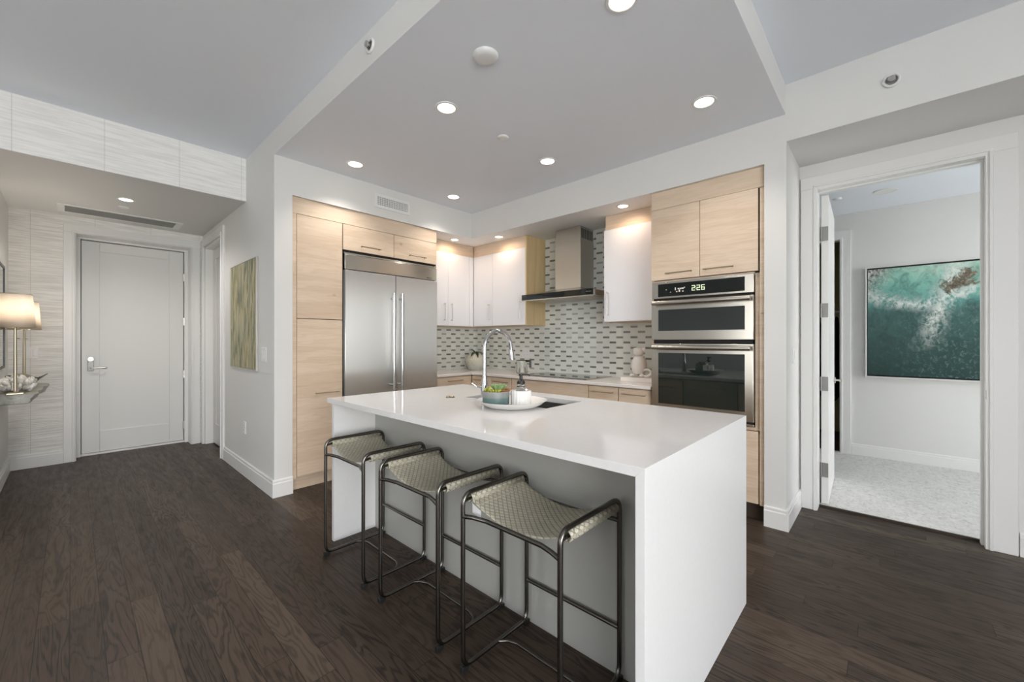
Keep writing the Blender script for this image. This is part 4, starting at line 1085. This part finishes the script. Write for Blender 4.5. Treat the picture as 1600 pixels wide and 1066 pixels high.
# ------------------------------------------------------------------ art
ha = thing('abstract_painting', 'tall green and gold abstract painting on the hallway wall', 'painting', (1.11, 4.575, 1.022))
mk('canvas', B(1.116, 1.126, 4.150, 5.008, 1.034, 2.040), M['strokes'], ha)
b = newbm()
for a in ((4.142, 4.149, 1.022, 2.046), (5.009, 5.016, 1.022, 2.046), (4.149, 5.009, 1.022, 1.032), (4.149, 5.009, 2.041, 2.046)): box(b, 1.114, 1.129, *a)
mk('frame', b, M['nickel'], ha)
ba = thing('ocean_picture', 'large framed aerial picture of teal sea on bedroom wall', 'picture', (5.97, -0.6, 0.9))
mk('print', B(5.955, 5.965, -1.34, 0.160, 0.920, 2.070), M['ocean'], ba)
mk('backing', B(5.966, 5.975, -1.36, 0.166, 0.906, 2.086), M['gap'], ba)
b = newbm()
for a in ((-1.375, -1.362, 0.893, 2.094), (0.168, 0.181, 0.893, 2.094), (-1.362, 0.168, 0.893, 0.904)): box(b, 5.945, 5.992, *a)
box(b, 5.958, 5.992, -1.362, 0.168, 2.088, 2.094)
mk('frame', b, M['frame_white'], ba)

# ------------------------------------------------------------------ console, lamps, coral, bowl, mirror
SZ = 0.87
b = newbm(); poly = [(-0.43, 4.985), (-0.195, 4.985), (-0.18, 5.06), (-0.19, 5.3), (-0.172, 5.5), (-0.178, 5.72), (-0.155, 5.9), (-0.145, 6.05), (-0.165, 6.14), (-0.22, 6.20), (-0.43, 6.22)]
prism(b, poly, 'z', SZ - 0.075, SZ)
bmesh.ops.subdivide_edges(b, edges=[e for e in b.edges if abs(e.verts[0].co.z - e.verts[1].co.z) > 0.01], cuts=3)
for v in b.verts:
    if v.co.x > -0.42 and v.co.z < SZ - 0.01: v.co.x -= 0.04 * (SZ - v.co.z) / 0.075 + random.uniform(-.006, .006); 
    if v.co.x > -0.42 and v.co.z > SZ - 0.001: v.co.x += random.uniform(-.004, .004)
tag(mk('console_shelf', b, M['stone'], None, 0.004), 'floating live edge stone shelf on the entry left wall', 'shelf')
def lamp(x, y, label):
    o = thing('table_lamp', label, 'lamp', (x, y, SZ), 'pair of lamps on the stone console')
    b = newbm(); box(b, x - 0.045, x + 0.045, y - 0.045, y + 0.045, SZ, SZ + 0.012)
    cyl(b, (x, y, SZ + 0.012), (x, y, SZ + 0.03), 0.016, 0.010)
    mk('base', b, M['brass'], o, 0.003)
    b = newbm(); cyl(b, (x, y, SZ + 0.02), (x, y, SZ + 0.60), 0.011, 0.008, 16)
    cyl(b, (x + 0.012, y - 0.012, SZ + 0.44), (x + 0.022, y - 0.022, SZ + 0.44), 0.004)
    mk('stem', b, M['brass'], o, 0, True)
    b = newbm(); lathe(b, [(0.108, SZ + 0.525), (0.090, SZ + 0.79)], (x, y, 0), 40)
    s_ = mk('lamp_shade', b, M['shade'], o, 0, True); md = s_.modifiers.new('t', 'SOLIDIFY'); md.thickness = 0.002
    b = newbm()
    for zz_, rr_ in ((SZ + 0.526, 0.108), (SZ + 0.789, 0.090)):
        pts = [(x + rr_ * math.cos(2 * PI * k / 40), y + rr_ * math.sin(2 * PI * k / 40), zz_) for k in range(40)]; tube(b, pts, 0.0022, 6, True)
    mk('shade_ring', b, M['brass'], o, 0, True)
    b = newbm(); blob(b, (x, y, SZ + 0.62), 0.03, 2, (1, 1, 1.25)); mk('bulb', b, emis('warm_bulb', (1.0, 0.72, 0.45, 1), 4.0) if 'warm_bulb' not in bpy.data.materials else bpy.data.materials['warm_bulb'], o, 0, True)
    ld = bpy.data.lights.new('bulb_light', 'POINT'); ld.energy = LAMP_W; ld.color = (1.0, 0.88, 0.76); ld.shadow_soft_size = 0.035
    lo = bpy.data.objects.new('bulb_light', ld); COL.objects.link(lo); lo.parent = o; lo.location = (0, 0, 0.675)
    return o
LAMP_W = 7.0
lamp(-0.304, 5.06, 'brass table lamp with cream shade at the near end of the console')
lamp(-0.306, 5.98, 'brass table lamp half hidden behind the nearer lamp')
b = newbm(); rnd = random.Random(4)
for k in range(150):
    cy = rnd.uniform(5.22, 5.66); hx = rnd.uniform(-0.40, -0.225); hmax = 0.10 * (1 - ((cy - 5.36) / 0.34) ** 2 * 0.7) * (1 - ((hx + 0.31) / 0.14) ** 2 * 0.5)
    hz = rnd.uniform(0.012, max(0.02, hmax)); rot = Matrix.Rotation(rnd.uniform(0, 6), 4, 'Z') @ Matrix.Rotation(rnd.uniform(-.9, .9), 4, 'X')
    blob(b, (hx, cy, SZ + hz), rnd.uniform(0.018, 0.028), 1, (0.75, 0.75, 1.25), rot)
bmesh.ops.translate(b, verts=b.verts[:], vec=(0, 0, 0.012))
zmin = min(v.co.z for v in b.verts)
for v in b.verts: v.co.z = max(v.co.z, SZ + 0.001)
tag(mk('coral_cluster', b, M['coral'], None, 0, True), 'cluster of white coral lying on the stone console', 'coral')
b = newbm(); wv = lambda a, r, z: (r * (1 + 0.10 * math.cos(3 * a + 0.6) * (z / 0.1)), z + 0.018 * math.cos(3 * a + 0.6) * (z / 0.1))
lathe(b, [(0.0, 0.0), (0.04, 0.0), (0.05, 0.02), (0.08, 0.06), (0.125, 0.10), (0.121, 0.101), (0.075, 0.066), (0.04, 0.026), (0.0, 0.02)], (-0.285, 5.77, SZ), 40, wv)
tag(mk('leaf_bowl', b, M['bowl'], None, 0, True), 'olive green wavy rimmed bowl at the far end of the console', 'bowl')
MY0, MY1 = 5.22, 5.945
mr = thing('framed_mirror', 'dark framed mirror on the left wall behind the lamps', 'mirror', (-0.42, 5.4, 1.05))
mk('glass', B(-0.429, -0.422, 4.90, 5.925, 1.065, 1.95), M['mirror'], mr)
b = newbm()
for a in ((4.88, 4.90, 1.045, 1.97), (5.925, 5.945, 1.045, 1.97), (4.90, 5.925, 1.045, 1.065), (4.90, 5.925, 1.95, 1.97)): box(b, -0.43, -0.416, *a)
mk('frame', b, M['frame_dark'], mr)

# ------------------------------------------------------------------ ceiling fittings
def downlight(x, y, z, label, watts, color=(1.0, 0.93, 0.86), group='recessed kitchen downlights', r=0.058, spread=120, lit=True):
    o = thing('recessed_downlight', label, 'ceiling light', (x, y, z), group)
    b = newbm(); lathe(b, [(r, -0.001), (r + 0.016, -0.001), (r + 0.014, -0.006), (r + 0.002, -0.007), (r - 0.004, -0.002)], (x, y, z), 40); mk('trim_ring', b, M['wplastic'], o, 0, True)
    b = newbm(); cyl(b, (x, y, z - 0.0015), (x, y, z - 0.004), r, n=36); mk('lens', b, M['lens'] if lit else M['wplastic'], o)
    if lit and watts:
        ld = bpy.data.lights.new('downlight_beam', 'SPOT'); ld.energy = watts; ld.color = color; ld.spot_size = math.radians(spread); ld.spot_blend = 0.7; ld.shadow_soft_size = 0.05
        lo = bpy.data.objects.new('downlight_beam', ld); COL.objects.link(lo); lo.parent = o; lo.location = (0, 0, -0.012)
    return o
KW = 27.0
for x, y, lb in ((1.676, 2.137, 'lit downlight over the island, nearest the left ceiling edge'), (2.760, 0.868, 'lit downlight in front of the wall ovens'), (1.672, 3.400, 'lit downlight in front of the pantry cabinet'), (2.760, 2.137, 'lit downlight in the middle of the kitchen, facing the hood'), (2.760, 3.400, 'lit downlight by the inner corner of the soffit'), (1.683, 0.880, 'lit downlight cut by the top edge of the view')):
    downlight(x, y, ZK, lb, KW)
SW = 6.3
for x, y, lb in ((3.172, 3.885, 'small lit downlight over the cabinet beside the fridge'), (3.440, 3.390, 'small lit downlight over the cabinet left of the hood'), (3.430, 1.783, 'small lit downlight over the white cabinet beside the ovens')):
    downlight(x, y, ZS, lb, SW, (1.0, 0.71, 0.50), 'small downlights under the soffit', 0.045, 176)
downlight(0.346, 5.272, ZE, 'single lit downlight in the low entry ceiling', 46.0, (1.0, 0.96, 0.92), 'entry ceiling fittings', 0.05, 150)
downlight(5.33, 0.018, ZB, 'unlit white round ceiling fitting inside the bedroom', 0, group='bedroom ceiling fittings', r=0.075, lit=False)
def disc(name, label, cat, x, y, z, r, h=0.02):
    b = newbm(); lathe(b, [(0.0, -h), (r * 0.55, -h), (r * 0.86, -h * 0.8), (r, -h * 0.25), (r, 0.0), (0, 0)], (x, y, z), 36)
    return tag(mk(name, b, M['wplastic'], None, 0, True), label, cat)
disc('smoke_detector', 'round white smoke detector on the kitchen ceiling', 'smoke detector', 1.513, 1.591, ZK, 0.068, 0.022)
disc('sprinkler_cover', 'small flat white sprinkler cover in the middle of the kitchen ceiling', 'sprinkler', 2.210, 2.134, ZK, 0.042, 0.012)
disc('sprinkler_cover', 'small white sprinkler cover on the entry ceiling behind the downlight', 'sprinkler', 0.348, 5.590, ZE, 0.042, 0.012)
disc('sprinkler_cover', 'small disc on the bedroom ceiling above the open door', 'sprinkler', 5.29, 0.38, ZB, 0.040, 0.015)
def wall_sprinkler(label, p, out):
    p = Vector(p); out = Vector(out); o = thing('wall_sprinkler', label, 'sprinkler', p, 'sidewall sprinklers')
    u, v = frame_of(out)
    b = newbm(); pts = [p + out * 0.006 + u * 0.034 * math.cos(2 * PI * k / 32) + v * 0.034 * math.sin(2 * PI * k / 32) for k in range(32)]
    tube(b, pts, 0.008, 10, True); mk('ring', b, M['wplastic'], o, 0, True)
    b = newbm(); cyl(b, p, p + out * 0.002, 0.03, n=24); mk('cup', b, M['grille'], o)
    b = newbm(); cyl(b, p, p + out * 0.03, 0.008, n=12); cyl(b, p + out * 0.03, p + out * 0.033, 0.017, n=16)
    for k in range(3):
        a = 2 * PI * k / 3 + 0.4; q = p + (u * math.cos(a) + v * math.sin(a)) * 0.016; cyl(b, q, q + out * 0.03, 0.003, n=8)
    mk('head', b, M['nickel'], o, 0, True)
wall_sprinkler('white sprinkler on the left ceiling drop above the island', (HX, 2.111, 2.93), (-1, 0, 0))
wall_sprinkler('white sprinkler on the soffit above the bedroom doorway', (KX, -0.017, 2.83), (-1, 0, 0))
vg = thing('air_vent', 'white air vent grille on the soffit above the fridge', 'vent', (2.22, KY, 2.68))
b = newbm()
for a in ((2.017, 2.045, 2.612, 2.751), (2.392, 2.420, 2.612, 2.751), (2.045, 2.392, 2.612, 2.642), (2.045, 2.392, 2.722, 2.751)): box(b, a[0], a[1], KY - 0.009, KY, a[2], a[3])
mk('frame', b, M['wplastic'], vg, 0.002)
mk('backing', B(2.04, 2.40, KY - 0.002, KY, 2.638, 2.726), M['grille'], vg)
b = newbm()
for k in range(18): box(b, 2.052 + k * 0.0192, 2.058 + k * 0.0192, KY - 0.0075, KY - 0.002, 2.642, 2.722)
for k in range(4): box(b, 2.045, 2.392, KY - 0.006, KY - 0.002, 2.655 + k * 0.017, 2.659 + k * 0.017)
mk('louvres', b, M['wplastic'], vg)
vl = thing('linear_vent', 'long slotted air vent in the entry ceiling before the door', 'vent', (0.37, 6.04, ZE))
b = newbm()
for a in ((-0.10, 0.86, 5.875, 5.905), (-0.10, 0.86, 6.18, 6.21), (-0.10, -0.05, 5.905, 6.18), (0.80, 0.86, 5.905, 6.18)): box(b, a[0], a[1], a[2], a[3], ZE - 0.009, ZE)
mk('frame', b, M['wplastic'], vl, 0.002)
mk('backing', B(-0.05, 0.80, 5.905, 6.18, ZE - 0.003, ZE), M['hole'], vl)
b = newbm()
for k in range(9): box(b, -0.05, 0.80, 5.912 + k * 0.030, 5.931 + k * 0.030, ZE - 0.007, ZE - 0.003)
mk('louvres', b, M['grille'], vl)

# ------------------------------------------------------------------ closet
b = newbm(); cyl(b, (6.6, -0.15, 1.66), (6.6, 2.0, 1.66), 0.014, n=12); tag(mk('closet_rod', b, M['nickel'], None, 0, True), 'metal hanging rod inside the closet past the bedroom', 'rod')
gsrc = None
for k in range(5):
    y = 0.30 + k * 0.095
    if gsrc is None:
        g = thing('hanging_garment', 'dark garment on the closet rod beyond the bedroom door', 'garment', (6.6, y, 0.5), 'dark clothes on the closet rod')
        b = newbm(); prism(b, [(6.36, 0.55), (6.84, 0.55), (6.80, 1.35), (6.82, 1.52), (6.64, 1.60), (6.56, 1.60), (6.38, 1.52), (6.40, 1.35)], 'y', y - 0.025, y + 0.025); mk('cloth', b, M['cloth_dk'], g, 0.015)
        b = newbm(); tube(b, fillet([(6.40, y, 1.54), (6.6, y, 1.61), (6.80, y, 1.54)], 0.02), 0.006, 8); tube(b, fillet([(6.6, y, 1.61), (6.6, y, 1.64), (6.625, y, 1.66), (6.6, y, 1.682), (6.582, y, 1.667)], 0.015), 0.003, 8)
        mk('hanger', b, M['nickel'], g, 0, True); gsrc = g
    else:
        c = copy_tree(gsrc); c.location.y = y
